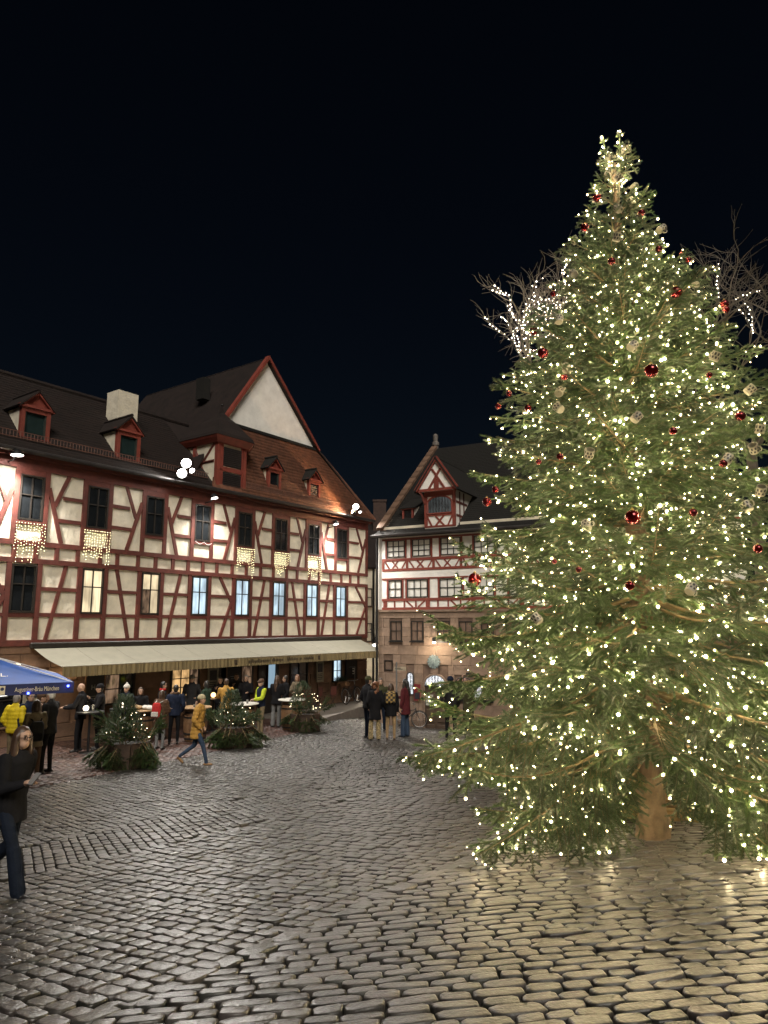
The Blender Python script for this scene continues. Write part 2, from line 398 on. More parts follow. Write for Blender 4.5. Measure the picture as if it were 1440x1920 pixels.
def tiles(parent, o, ux, vy, nu_fn, vlen, m, tw=0.19, th=0.17, name='roof_tiles', thick=0.02, seed=1, clip=None):
    """overlapping flat tiles over a roof plane: origin o, unit u along the eave, unit v up the slope; nu_fn(v)->(u0,u1)"""
    g_ = np.random.default_rng(seed); u = Vector(ux); v = Vector(vy); n = u.cross(v).normalized(); o = Vector(o); Vs = []; Fs = []
    r = 0; vv = 0.0
    while vv < vlen:
        u0, u1 = nu_fn(vv); x = u0 - (tw / 2 if r % 2 else 0)
        while x < u1:
            a, b = max(x + 0.004, u0), min(x + tw - 0.004, u1)
            if b - a > 0.03 and (clip is None or not clip((a + b) / 2, vv)):
                h = 0.028 + g_.normal(0, 0.003); w_ = g_.normal(0, 0.004); e = min(vv + th * 1.25, vlen)
                base = len(Vs)
                for (pu, pv, ph) in ((a, vv + w_, h), (b, vv + w_, h + g_.normal(0, .002)), (b, e, 0.012), (a, e, 0.012), (a, vv + w_, h - thick), (b, vv + w_, h - thick)):
                    Vs.append(tuple(o + u * pu + v * pv + n * ph))
                Fs += [(base, base+1, base+2, base+3), (base+4, base+5, base+1, base)]
            x += tw
        vv += th; r += 1
    if not Vs: return None
    ob = link(name, raw_mesh(name, Vs, Fs, m), parent); ob['kind'] = 'stuff'; return ob
def slab(parent, pts, t, m, name='roof'):
    """thick plate from a planar polygon (local), thickness t below"""
    p = [Vector(q) for q in pts]; n = (p[1] - p[0]).cross(p[2] - p[0]).normalized()
    if n.z < 0: n = -n
    return MB().rings([[q - n * t for q in p], p]).build(name, m, parent)
def lit(name, col, st): return emis(name, col, st)
def interior(name, col, st, dark=.35, sc=2.2):
    """lit room seen through a pane: uneven glow, curtain folds"""
    m = bpy.data.materials.new(name); m.use_nodes = True; MATS[name] = m; nt = m.node_tree; n = nt.nodes; l = nt.links; p = n['Principled BSDF']
    p.inputs['Base Color'].default_value = (.02, .02, .02, 1); p.inputs['Roughness'].default_value = .08
    geo = n.new('ShaderNodeNewGeometry'); mp = n.new('ShaderNodeMapping'); mp.inputs['Scale'].default_value = (sc, sc, sc * .45); l.new(geo.outputs['Position'], mp.inputs[0])
    nz = n.new('ShaderNodeTexNoise'); nz.inputs['Scale'].default_value = 1.0; nz.inputs['Detail'].default_value = 3; l.new(mp.outputs[0], nz.inputs['Vector'])
    wv = n.new('ShaderNodeTexNoise'); wv.inputs['Scale'].default_value = 9.0; mp2 = n.new('ShaderNodeMapping'); mp2.inputs['Scale'].default_value = (2, 2, .08); l.new(geo.outputs['Position'], mp2.inputs[0]); l.new(mp2.outputs[0], wv.inputs['Vector'])
    mr = n.new('ShaderNodeMapRange'); mr.inputs['From Min'].default_value = .38; mr.inputs['From Max'].default_value = .58; mr.inputs['To Min'].default_value = dark; mr.inputs['To Max'].default_value = 1.0; l.new(nz.outputs['Fac'], mr.inputs['Value'])
    mr2 = n.new('ShaderNodeMapRange'); mr2.inputs['From Min'].default_value = .3; mr2.inputs['From Max'].default_value = .7; mr2.inputs['To Min'].default_value = .7; mr2.inputs['To Max'].default_value = 1.05; l.new(wv.outputs['Fac'], mr2.inputs['Value'])
    a = n.new('ShaderNodeMath'); a.operation = 'MULTIPLY'; l.new(mr.outputs[0], a.inputs[0]); l.new(mr2.outputs[0], a.inputs[1]); b = n.new('ShaderNodeMath'); b.operation = 'MULTIPLY'; b.inputs[1].default_value = st; l.new(a.outputs[0], b.inputs[0])
    p.inputs['Emission Color'].default_value = (*col, 1); l.new(b.outputs[0], p.inputs['Emission Strength']); return m
G_blue = interior('lit_pane_cool', (0.66, 0.86, 1.0), 0.46, .45)
G_warm = interior('lit_pane_warm', (1.0, 0.80, 0.50), 0.46, .5)
G_orange = interior('lit_pane_amber', (1.0, 0.60, 0.25), 0.36, .3, 4)
G_dim = interior('lit_pane_dim', (1.0, 0.62, 0.38), 0.09, .1, 5)

# ------------------------------------------------------------------ long half-timbered inn on the left
inn = empty('inn', LO, LA, 'long half-timbered inn with beige panels, tall white gable and striped restaurant awning', 'inn')
XL = -24.0
# walls
w_ = MB(); w_.box(XL, 0, 0.06, 0.30, 3.0, 8.62); w_.box(-0.25, 0, 0.30, 9.0, 3.0, 8.62); w_.build('plaster_wall', M_plaster, inn)
gw = MB(); gw.box(XL, 0, 0.08, 0.35, -1.2, 3.02); gw.box(-0.35, 0.0, 0.35, 9.0, -1.2, 3.02); gw.build('ground_floor_wall', M_gstone, inn)
# sandstone blocks of the ground floor (skip the openings)
OPEN = [(-17.3, -15.9), (-14.7, -12.8), (-11.45, -10.1), (-9.3, -7.45), (-7.25, -6.0), (-5.4, -4.2), (-2.6, -1.85)]
z = -0.6; row = 0
while z < 2.9:
    h = 0.42; x = -18.0 - (0.35 if row % 2 else 0)
    while x < -0.02:
        L = rng.uniform(0.6, 0.95); x1 = min(x + L, 0.0)
        if not any(x < b + 0.02 and x1 > a - 0.02 for a, b in OPEN) or z > 2.25:
            MB().bevbox(-(x1-x)/2 + .008, (x1-x)/2 - .008, rng.uniform(-.012, .0), 0.08, -h/2 + .008, h/2 - .008, 0.012).build('stone_block', M_gstone, inn, loc=((x + x1) / 2, 0.04, z + h / 2))
        x = x1
    z += h; row += 1
# horizontal timbers
TY0, TY1 = 0.0, 0.12
for z, w in ((8.40, 0.30), (6.02, 0.15), (5.49, 0.15), (3.08, 0.17)):
    x = XL
    while x < 0:
        x1 = min(x + rng.uniform(4.4, 6.2), 0.0); bar(inn, (x, z), (x1, z), w, TY0 - 0.004, TY1, M_timber); x = x1
WU = [-23.05, -21.0, -18.95, -16.80, -14.62, -12.42, -10.30, -8.16, -6.10, -4.02, -2.02]
WL_ = [-23.05, -21.0, -18.95, -16.83, -14.62, -12.44, -10.31, -8.20, -6.14, -4.07, -2.06]
HW = 0.37
x = XL + 0.3
while x < -0.1:
    bar(inn, (x, 5.55), (x, 5.96), 0.13, TY0 + .004, TY1, M_timber); x += rng.uniform(0.62, 0.8)
for k, xc in enumerate(WU):
    # upper storey
    zt, zb = 8.26, 6.09
    for sx in (-1, 1): bar(inn, (xc + sx * (HW + 0.085), zb), (xc + sx * (HW + 0.085), zt), 0.15, TY0, TY1, M_timber)
    bar(inn, (xc - HW - .01, 6.64), (xc + HW + .01, 6.64), 0.12, TY0 + .003, TY1, M_timber)
    bar(inn, (xc - HW - .01, 8.17), (xc + HW + .01, 8.17), 0.18, TY0 + .003, TY1, M_timber)
    window(inn, xc - HW, xc + HW, 6.70, 8.08, 2, (0, 0.56, 1), M_glass, y=0.02)
    a = xc + HW + 0.16; b = (WU[k + 1] - HW - 0.16) if k + 1 < len(WU) else -0.14
    f = (lambda t: a + (b - a) * t) if k % 2 == 1 else (lambda t: b - (b - a) * t)
    H = zt - zb; q = lambda t, s: (f(t), zb + H * s)
    y_ = TY0 + .008
    bar(inn, q(0, 0.78), q(0.45, 0), 0.125, y_, TY1, M_timber); bar(inn, q(0.56, 1.0), q(0.19, 0.52), 0.115, y_ + .006, TY1, M_timber)
    bar(inn, q(0.42, 0.66), q(1.0, 0.66), 0.115, y_ + .003, TY1, M_timber); bar(inn, q(0.31, 0.33), q(1.0, 0.33), 0.115, y_ + .003, TY1, M_timber)
    # lower storey
    xc = WL_[k]; zt, zb = 5.42, 3.16; H = zt - zb
    for sx in (-1, 1): bar(inn, (xc + sx * (HW + 0.085), zb), (xc + sx * (HW + 0.085), zt), 0.15, TY0, TY1, M_timber)
    bar(inn, (xc - HW - .01, 3.89), (xc + HW + .01, 3.89), 0.13, TY0 + .003, TY1, M_timber)
    gl = M_glass if k in (2, 3) else (G_warm if k == 4 else ((lambda i, j: G_warm if (i == 1 or j == 1) else G_dim) if k == 5 else G_blue))
    window(inn, xc - HW, xc + HW, 3.955, 5.38, 2, (0, 0.60, 1), gl, y=0.02)
    a = xc + HW + 0.16; b = (WL_[k + 1] - HW - 0.16) if k + 1 < len(WL_) else -0.14
    bar(inn, (a, 4.68), (b, 4.68), 0.11, TY0 + .011, TY1, M_timber); bar(inn, (a, 3.90), (b, 3.90), 0.115, TY0 + .011, TY1, M_timber)
    m_ = (a + b) / 2
    if k % 2 == 1: bar(inn, (m_ + .18, zt), (m_ - .32, zb), 0.115, TY0 + .006, TY1, M_timber)
    elif k % 4 == 0: bar(inn, (m_ - .25, zt), (m_ + .30, zb), 0.115, TY0 + .006, TY1, M_timber)
    else:
        bar(inn, (m_ - .1, zt), (b, 4.45), 0.115, TY0 + .006, TY1, M_timber); bar(inn, (b, 4.5), (m_, zb), 0.115, TY0 + .008, TY1, M_timber)
for xp in (-0.075,): bar(inn, (xp, 3.16), (xp, 5.42), 0.15, TY0, TY1, M_timber); bar(inn, (xp, 6.09), (xp, 8.26), 0.15, TY0, TY1, M_timber)
# eaves board and gutter
MB().box(XL, 0.12, -0.16, 0.06, 8.56, 8.72).build('eaves_board', M_timber, inn)
MB().tube([(XL, -0.24, 8.72), (0.2, -0.24, 8.72)], 0.075, 8).build('gutter', M_zinc, inn, True)
# --- wing roof (shade put into the tile colour), 45 degrees
RY, RZ = 3.1, 12.05; EY, EZ = -0.24, 8.74
xr = -8.8
slab(inn, [(XL, EY, EZ), (xr, EY, EZ), (xr, RY, RZ), (XL, RY, RZ)], 0.10, M_roofA)
slab(inn, [(XL, 6.5, EZ), (xr, 6.5, EZ), (xr, RY, RZ), (XL, RY, RZ)], 0.10, M_roofA)
vl = math.hypot(RY - EY, RZ - EZ); vdir = ((0), (RY - EY) / vl, (RZ - EZ) / vl)
tiles(inn, (0, EY, EZ), (1, 0, 0), vdir, lambda v: (-19.5, -10.05), vl, M_roofA, seed=3)
MB().tube([(XL, RY, RZ + .03), (xr, RY, RZ + .03)], 0.11, 8).build('ridge_cap', M_roofA, inn, True)
# --- gabled block at the right: half-hipped, ridge runs back
GY, GZ, AX, AZ = 1.2, 12.02, -6.15, 15.55
GL, GR = AX - 2.45, AX + 3.5
ex0, ex1 = -10.1, 0.22
def hipline(t): return (ex1 + (GR - ex1) * t, EY + (GY - EY) * t, EZ + (GZ - EZ) * t)
slab(inn, [(ex0, EY, EZ), (ex1, EY, EZ), (GR, GY, GZ), (GL, GY, GZ)], 0.10, M_roofB)
hl = math.hypot(GY - EY, GZ - EZ); hv = (0, (GY - EY) / hl, (GZ - EZ) / hl)
tiles(inn, (0, EY, EZ), (1, 0, 0), hv, lambda v: (-8.6, ex1 + (GR - ex1) * v / hl), hl, M_roofB, seed=4)
# side slopes, shade carried by the darkened tile colour
slab(inn, [(ex1, EY, EZ), (ex1, 10, EZ), (AX, 10, AZ), (AX, GY - .18, AZ), (GR, GY - .18, GZ)], 0.09, M_roofA)
slab(inn, [(ex0 - .85, EY + .6, EZ), (ex0 - .85, 10, EZ), (AX, 10, AZ), (AX, GY - .18, AZ), (GL, GY - .18, GZ)], 0.09, M_roofA)
MB().rings([[(GL + .1, GY, GZ - .02), (GR - .1, GY, GZ - .02), (AX, GY, AZ - .12)], [(GL + .1, GY + .25, GZ - .02), (GR - .1, GY + .25, GZ - .02), (AX, GY + .25, AZ - .12)]]).build('gable_wall', M_plaster_w, inn)
for s in (-1, 1):
    bar(inn, ((GR + .06) if s > 0 else (GL - .06), GZ - 0.10), (AX - s * 0.03, AZ + 0.02), 0.12, GY - 0.24, GY - .02, M_timber2, 'verge_board')
MB().box(GL, GR, GY - 0.12, GY + .05, GZ - 0.10, GZ + 0.03).build('gable_foot_flashing', M_roofD, inn)
hp0, hp1 = Vector(hipline(0)), Vector(hipline(1))
MB().tube([hp0 + Vector((0, 0, .03)), hp1 + Vector((0, 0, .03))], 0.10, 8).build('hip_ridge', M_roofB, inn, True)
# gable ground: side wall triangle
MB().box(-7.9, -7.5, 3.3, 3.8, 13.6, 14.6).build('chimney_stack', M_roofD, inn)
# chimney
ch = MB(); ch.box(-0.42, 0.42, -0.36, 0.36, 9.6, 12.15); c_ = ch.build('chimney', M_plaster, inn, loc=(-12.75, 1.9, 0))
# snow guards
for (x0, x1, yy, zz) in ((XL, -10.1, 0.12, 9.14), (-8.4, -0.2, -0.06, 9.06)):
    mb = MB()
    for k in (0, 1): mb.tube([(x0, yy - .06, zz + .02 + .19 * k), (x1, yy - .06, zz + .02 + .19 * k)], 0.014, 5)
    x = x0 if x0 > -20 else -20.0
    while x < x1: mb.tube([(x, yy - .06, zz), (x, yy - .06, zz + .22)], 0.010, 4); x += 0.105
    x = max(x0, -20)
    while x < x1: mb.tube([(x, yy - .06, zz + .2), (x, yy + .12, zz + .02)], 0.012, 4); x += 1.1
    mb.build('snow_guard', mat('copper_rail', (0.15, 0.07, 0.05), 0.5, 0.3, 5), inn)
def dormer(xc, yf, zb, w, hw, hg, roof_slope, glass, cheek, tile, louver=False):
    """dormer part: front frame, gable, cheeks, roof; yf front plane"""
    h = w / 2; zt = zb + hw; za = zt + hg
    d = link('dormer', MB().box(-h, -h + .12, 0, .14, 0, hw).box(h - .12, h, 0, .14, 0, hw).box(-h + .12, h - .12, .002, .14, hw - .13, hw).box(-h - .04, h + .04, -.05, .14, -.1, 0).box(-h-.1, h+.1, -.06, .1, hw, hw + .08).mesh('dormer_frame', M_timber2), inn, (xc, yf, zb))
    dep = lambda z: (z - 0) / roof_slope
    MB().prism([(-h, hw + .081), (h, hw + .081), (0, hw + hg)], 'y', 0.05, 0.12).build('gable_panel', M_timber2, d)
    for s in (-1, 1):
        # raking mould
        L = math.hypot(h + .13, hg + .06); mb = MB()
        q0, q1 = (s * (h + .13), hw + .02), (0, hw + hg + .10)
        nx_, nz_ = -(q1[1]-q0[1]) / L * s * -.05, abs(q1[0]-q0[0]) / L * .05
        mb.prism([q0, q1, (q1[0], q1[1] - .12), (q0[0] - s * .07, q0[1] - .05)], 'y', -0.06, 0.06); mb.build('verge_board', M_timber2, d)
        # cheek
        t = dep(hw)
        mb = MB(); mb.prism([(0.14, 0), (0.14, hw), (0.14 + t, hw)], 'x', s * (h - .03) - .02, s * (h - .03) + .02); mb.build('cheek', cheek, d)
        # roof half
        bk = dep(hw + hg) + .3
        pts = [(s * (h + .14), -.10, hw + .02), (0, -.10, hw + hg + .12), (0, bk, hw + hg + .12), (s * (h + .14), dep(hw) + .2, hw + .02)]
        sl = slab(d, pts, 0.05, tile, 'roof_half')
    MB().tube([(0, -.1, hw + hg + .13), (0, dep(hw + hg) + .1, hw + hg + .13)], 0.055, 6).build('ridge_cap', tile, d, True)
    if louver:
        for k in range(8): MB().box(-h + .13, h - .13, .03, .09, -.02, .02).build('louver', M_louver, d, loc=(0, .02, 0.08 + k * (hw - .25) / 8 + .02), rot=(R(35), 0, 0))
        MB().box(-h + .12, h - .12, .11, .13, 0.02, hw - .12).build('louver_back', M_black, d)
    else:
        MB().box(-h + .12, h - .12, .09, .11, 0.0, hw - .13).build('pane', glass, d)
        MB().box(-h + .12, -h + .17, .04, .09, 0, hw - .13).box(h - .17, h - .12, .04, .09, 0, hw - .13).build('sash', mat('sash_green', (0.03, 0.04, 0.035), .5), d)
    return d
for xc in (-20.0, -16.72, -13.43): dormer(xc, 0.30, 9.28, 0.92, 0.95, 0.5, 1.0, mat('dormer_glass', (.02, .035, .035), .15, .3, 3), M_plaster, M_roofA)
dormer(-6.60, -0.02, 9.12, 0.78, 1.0, 0.45, 2.25, M_glass, M_plaster, M_roofD)
dormer(-4.05, -0.02, 9.05, 0.78, 1.0, 0.45, 2.25, M_glass, M_plaster, M_roofD, True)
# --- stair turret on the eaves
tx0, tx1, ty0 = -9.85, -8.05, -0.10
front = [(tx0, ty0), (-8.42, ty0), (tx1, ty0 + .42), (tx1, 2.4), (tx0, 2.4)]
tur = link('stair_turret', MB().prism(front, 'z', 8.60, 10.78).mesh('turret_body', M_plaster), inn)
def vbar(parent, x, y, z0, z1, w=.12, m=M_timber): return MB().box(-w/2, w/2, -w/2, w/2, z0, z1).build('beam', m, parent, loc=(x, y, 0))
for (x, y) in ((tx0 + .05, ty0 + .02), (-8.44, ty0 + .03), (tx1 - .04, ty0 + .44), (tx0 + .02, 1.2)): vbar(tur, x, y, 8.58, 10.8, .16, M_timber2)
for z in (8.66, 9.62, 10.70): MB().box(tx0 + .13, -8.52, ty0 - .03, ty0 + .05, z - .09, z + .09).build('beam', M_timber2, tur); MB().rings([[(-8.36, ty0 + .03, z - .09), (tx1 - .05, ty0 + .36, z - .09), (tx1 - .09, ty0 + .40, z - .09), (-8.42, ty0 + .08, z - .09)], [(-8.36, ty0 + .03, z + .09), (tx1 - .05, ty0 + .36, z + .09), (tx1 - .09, ty0 + .40, z + .09), (-8.42, ty0 + .08, z + .09)]]).build('beam', M_timber2, tur)
for z0, z1 in ((8.78, 9.50), (9.74, 10.50)):
    MB().box(tx0 + .30, -8.62, ty0 - .015, ty0 + .02, z0, z1).build('louver_back', M_black, tur)
    for xa_, xb_ in ((tx0 + .14, tx0 + .30), (-8.62, -8.53)): MB().box(xa_, xb_, ty0 - .03, ty0 + .03, z0 - .04, z1 + .12).build('beam', M_timber2, tur)
    k = 0
    while z0 + .05 + k * .075 < z1: MB().box(tx0 + .31, -8.63, -.035, .025, -.008, .008).build('louver', M_louver, tur, loc=(0, ty0 - .03, z0 + .05 + k * .075), rot=(R(-35), 0, 0)); k += 1
# cheek timbers facing the wing roof
for (a, b) in (((0.05, 10.6), (1.3, 9.3)), ((0.05, 9.9), (.9, 9.9)), ((0.3, 8.9), (1.25, 10.6))):
    p0, p1 = Vector((tx0 - .012, a[0], a[1])), Vector((tx0 - .012, b[0], b[1])); MB().tube([p0, p1], 0.06, 4).build('beam', M_timber, tur)
# curved hat
rs = []
cx, cy = -8.95, 0.75
ft = [(-9.95, -.22), (-8.35, -.22), (-7.90, .33), (-7.90, 1.7), (-9.95, 1.7)]
for s, z in ((1.0, 10.78), (1.22, 10.86), (1.16, 11.0), (.86, 11.32), (.60, 11.66), (.32, 11.9), (.10, 12.14), (.03, 12.45)):
    rs.append([(cx + (x - cx) * s, cy + (y - cy) * s, z) for x, y in ft])
MB().rings(rs).build('turret_roof', M_roofA, tur)
MB().rings([[(cx + (x - cx) * 1.03, cy + (y - cy) * 1.03, 10.62) for x, y in ft], [(cx + (x - cx) * 1.16, cy + (y - cy) * 1.16, 10.77) for x, y in ft], [(cx + (x - cx) * 1.20, cy + (y - cy) * 1.20, 10.85) for x, y in ft]]).build('turret_cornice', M_timber2, tur)
MB().sphere((cx, cy, 12.5), .05).build('finial', M_metal, tur)
# --- ground floor openings
M_shopframe = M_frame
for (a, b, z0, z1, c, r_, gl) in ((-17.3, -15.9, .75, 2.2, 3, 2, M_glass), (-14.0, -12.85, 1.05, 2.05, 2, 2, lambda i, j: G_dim if i == 0 else M_glass), (-11.40, -10.15, 1.05, 2.08, 3, 3, lambda i, j: G_orange if i < 2 else G_dim),
        (-9.25, -7.48, 1.15, 2.05, 3, 2, lambda i, j: G_dim if i == 2 else M_glass), (-5.36, -4.25, 1.0, 2.05, 2, 2, M_glass), (-2.57, -1.95, 1.05, 2.05, 2, 2, G_blue)):
    window(inn, a, b, z0, z1, c, r_, gl, y=0.03, fr=.05, bar_w=.03, sill=M_gstone)
dr = link('door', MB().box(-7.20, -6.05, 0.0, .08, 0, 2.15).mesh('door', M_frame), inn)
window(inn, -6.75, -6.25, 1.05, 2.05, 1, 1, emis('neon_pane', (.55, .8, 1.0), 0.16), y=-0.035, fr=.03, name='door_window')
# ------------------------------------------------------------------ sandstone and timber house behind the trees
DO_ = Vector((-0.27, 31.9, 0)); DA_ = R(-27.8)
DX = Vector((math.cos(DA_), math.sin(DA_), 0)); DY = Vector((-math.sin(DA_), math.cos(DA_), 0))
def dw(x, y, z=None):
    p = DO_ + DX * x + DY * y
    return Vector((p.x, p.y, gz(p.x, p.y) if z is None else z))
dh = empty('timbered_house', DO_, DA_, 'white half-timbered house on a sandstone base with red gabled dormer, behind the christmas tree', 'house')
def lead(name, col, st, sc=17.0):
    m = bpy.data.materials.new(name); m.use_nodes = True; nt = m.node_tree; n = nt.nodes; l = nt.links
    n.remove(n['Principled BSDF'])
    tc = n.new('ShaderNodeTexCoord'); mp = n.new('ShaderNodeMapping'); mp.inputs['Scale'].default_value = (1, 0.02, 1)
    vo = n.new('ShaderNodeTexVoronoi'); vo.feature = 'DISTANCE_TO_EDGE'; vo.inputs['Scale'].default_value = sc; vo.inputs['Randomness'].default_value = 0.25
    geo = n.new('ShaderNodeNewGeometry')
    l.new(geo.outputs['Position'], mp.inputs[0]); l.new(mp.outputs[0], vo.inputs['Vector'])
    mp.inputs['Rotation'].default_value = (0, 0, -DA_)
    mp.vector_type = 'POINT'
    gt = n.new('ShaderNodeMath'); gt.operation = 'GREATER_THAN'; gt.inputs[1].default_value = 0.085; l.new(vo.outputs['Distance'], gt.inputs[0])
    nz = n.new('ShaderNodeTexNoise'); nz.inputs['Scale'].default_value = 3.0; l.new(geo.outputs['Position'], nz.inputs['Vector'])
    mr = n.new('ShaderNodeMapRange'); mr.inputs['From Min'].default_value = .35; mr.inputs['From Max'].default_value = .65; mr.inputs['To Min'].default_value = 0.45; mr.inputs['To Max'].default_value = 1.0; l.new(nz.outputs['Fac'], mr.inputs['Value'])
    mu = n.new('ShaderNodeMath'); mu.operation = 'MULTIPLY'; l.new(mr.outputs[0], mu.inputs[0]); mu.inputs[1].default_value = st
    e = n.new('ShaderNodeEmission'); e.inputs[0].default_value = (*col, 1); l.new(mu.outputs[0], e.inputs[1])
    b = n.new('ShaderNodeBsdfPrincipled'); b.inputs['Base Color'].default_value = (.02, .02, .02, 1)
    mx = n.new('ShaderNodeMixShader'); l.new(gt.outputs[0], mx.inputs[0]); l.new(b.outputs[0], mx.inputs[1]); l.new(e.outputs[0], mx.inputs[2]); l.new(mx.outputs[0], n['Material Output'].inputs[0])
    return m
P_white = lead('bullseye_glass_white', (0.92, 0.95, 1.0), 0.6); P_grey = lead('bullseye_glass_grey', (0.85, 0.88, 0.9), 0.32); P_yel = lead('bullseye_glass_yellow', (1.0, .80, .35), 0.34)
P_red = lead('bullseye_glass_rosy', (1.0, .55, .40), 0.3); P_dark = lead('bullseye_glass_dark', (.6, .65, .65), 0.05)
DWd = 15.0
wb = MB(); wb.box(0, DWd, 0.06, 7.5, -1.8, 4.22); wb.build('stone_wall', M_mortar, dh)
wp = MB(); wp.box(0.0, DWd, 0.03, 7.5, 4.22, 7.75); wp.build('plaster_wall', M_plaster_w, dh)
DOPEN = [(.61, 1.18, 2.9, 3.78), (1.64, 2.23, 2.9, 3.78), (2.92, 3.49, 2.9, 3.78), (3.92, 4.52, 2.86, 3.76), (4.92, 5.47, 2.84, 3.7), (6.0, 6.6, 2.86, 3.76), (.31, .71, 1.6, 2.05), (1.43, 1.75, .6, 1.6), (2.22, 3.36, -1.2, 1.56), (3.70, 4.50, .55, 1.45), (4.52, 5.25, .55, 1.35)]
z = -1.3; row = 0
while z < 4.1:
    h = 0.40; x = 0.0 + (0.4 if row % 2 else 0) - 0.4
    while x < 8.0:
        L = rng.uniform(0.65, 1.1); x0, x1 = max(x, 0), x + L
        if not any(x0 < b and x1 > a and z < d_ and z + h > c_ for a, b, c_, d_ in DOPEN):
            MB().bevbox(-(x1-x0)/2 + .006, (x1-x0)/2 - .006, rng.uniform(-.008, 0), .05, -h/2 + .006, h/2 - .006, .01).build('stone_block', M_dstone, dh, loc=((x0 + x1) / 2, 0.02, z + h / 2))
        else:
            # fill the block around the opening in narrow strips
            for (p, q) in ((x0, x1),):
                cuts = sorted({p, q, *[v for a, b, c_, d_ in DOPEN if z < d_ and z + h > c_ for v in (a - .03, b + .03) if p < v < q]})
                for s0, s1 in zip(cuts[:-1], cuts[1:]):
                    if s1 - s0 > .06 and not any(s0 < b and s1 > a and z < d_ and z + h > c_ for a, b, c_, d_ in DOPEN):
                        MB().bevbox(-(s1-s0)/2 + .006, (s1-s0)/2 - .006, 0, .05, -h/2 + .006, h/2 - .006, .01).build('stone_block', M_dstone, dh, loc=((s0 + s1) / 2, 0.02, z + h / 2))
        x = x1
    z += h; row += 1
MB().box(-0.03, DWd, -0.05, .06, 4.18, 4.27).build('cornice', M_dstone, dh)
lead_teal = lead('bullseye_glass_teal', (.55, 1.0, .8), .13)
for (a, b, c_, d_), gl in zip(DOPEN[:7], ((lambda i, j: lead_teal if j == 1 else P_dark), P_dark, M_glass, P_grey, P_dark, P_dark, M_glass)):
    window(dh, a, b, c_, d_, 2 if b - a > .45 else 1, 2 if b - a > .45 else 1, gl, y=0.05, fr=.04, bar_w=.035, sill=M_metal if b - a > .45 else None)
# reveals round the openings
M_t = M_timber2
# timber storeys
def hb(x0, x1, z, w, y=0.0): bar(dh, (x0, z), (x1, z), w, y, .08, M_t)
for z, w in ((7.46, .09), (6.52, .13), (6.07, .12), (5.66, .07), (4.72, .12), (4.32, .13)):
    x = 0.2
    while x < DWd: x1 = min(x + 3.4, DWd); hb(x, x1, z, w); x = x1
r1 = [(.46, 1.36), (1.74, 2.63), (3.13, 4.06), (4.69, 5.61), (6.2, 7.1), (7.7, 8.6)]
r2 = [(.54, 1.19), (1.47, 2.48), (3.06, 4.10), (4.60, 5.53), (6.2, 7.1), (7.7, 8.6)]
for i, (a, b) in enumerate(r1):
    gl = [P_grey, P_grey, P_white, P_white, P_white, P_white][i]
    window(dh, a, b, 6.64, 7.40, 3, 3, gl, y=0.01, fr=.035, bar_w=.035, fm=mat('frame_green_black', (.02, .024, .02), .5))
    for xx in (a - .05, b + .05): bar(dh, (xx, 6.59), (xx, 7.42), .09, .004, .08, M_t)
for i, (a, b) in enumerate(r2):
    gl = [P_grey, lambda i, j: P_yel if (j == 0 and i > 0) else P_white, lambda i, j: P_white if i < 2 else P_grey, lambda i, j: P_red if j == 0 else P_white, P_white, P_white][i]
    window(dh, a, b, 4.82, 5.60, 2 if b - a < .8 else 3, 2, gl, y=0.01, fr=.035, bar_w=.035, fm=MATS['frame_green_black'])
    for xx in (a - .05, b + .05): bar(dh, (xx, 4.78), (xx, 5.63), .09, .004, .08, M_t)
# band of crosses
x = .22
while x < 8.5:
    w = 1.30 if x > .5 else 1.22
    bar(dh, (x + .03, 6.13), (x + .03, 6.46), .12, .006, .08, M_t)
    c0 = x + .1; wv = w - .1
    for (p, q) in (((.02, 1), (.22, 0)), ((.36, 1), (.62, 0)), ((.62, 1), (.36, 0)), ((.98, 1), (.80, 0))):
        bar(dh, (c0 + wv * p[0], 6.13 + .33 * p[1]), (c0 + wv * q[0], 6.13 + .33 * q[1]), .065, .008 + .003 * rng.random(), .08, M_t)
    x += w
x = .36; k = 0
while x < 8.5:
    bar(dh, (x, 4.39), (x, 4.66), .07 if k % 4 else .2, .006, .08, M_t)
    if k % 4 == 2: bar(dh, (x + .12, 4.66), (x + .42, 4.39), .07, .008, .08, M_t)
    if k % 4 == 3: bar(dh, (x + .42, 4.66), (x + .10, 4.39), .07, .008, .08, M_t)
    x += .48 if k % 4 < 2 else .58; k += 1
# skirt eave, roof
slab(dh, [(-.12, -.45, 7.58), (DWd, -.45, 7.58), (DWd, .35, 7.98), (-.12, .35, 7.98)], .08, M_roofD, 'skirt_roof')
tiles(dh, (0, -.45, 7.58), (1, 0, 0), (0, .894, .447), lambda v: (-.12, 8.6), .88, M_roofD, seed=8)
MB().box(-.1, 2.3, .28, .36, 7.98, 8.1).box(3.95, DWd, .28, .36, 7.98, 8.1).build('parapet_strip', M_plaster, dh)
MB().tube([(-.1, -.5, 7.60), (DWd, -.5, 7.60)], .06, 8).build('gutter', M_zinc, dh, True)
slab(dh, [(0.0, .35, 8.02), (DWd, .35, 8.02), (DWd, 6.7, 13.35), (0.0, 6.7, 13.35)], .1, M_roofD)
vl2 = math.hypot(6.35, 5.33)
tiles(dh, (0, .35, 8.02), (1, 0, 0), (0, 6.35 / vl2, 5.33 / vl2), lambda v: (0.05, 7.0), vl2, M_roofD, seed=9)
MB().rings([[(0, .05, 7.8), (0, 7.5, 7.8), (0, 6.7, 13.3)], [(.25, .05, 7.8), (.25, 7.5, 7.8), (.25, 6.7, 13.3)]]).build('gable_wall', M_dstone, dh)
vd = Vector((0, 6.5, 5.5)).normalized()
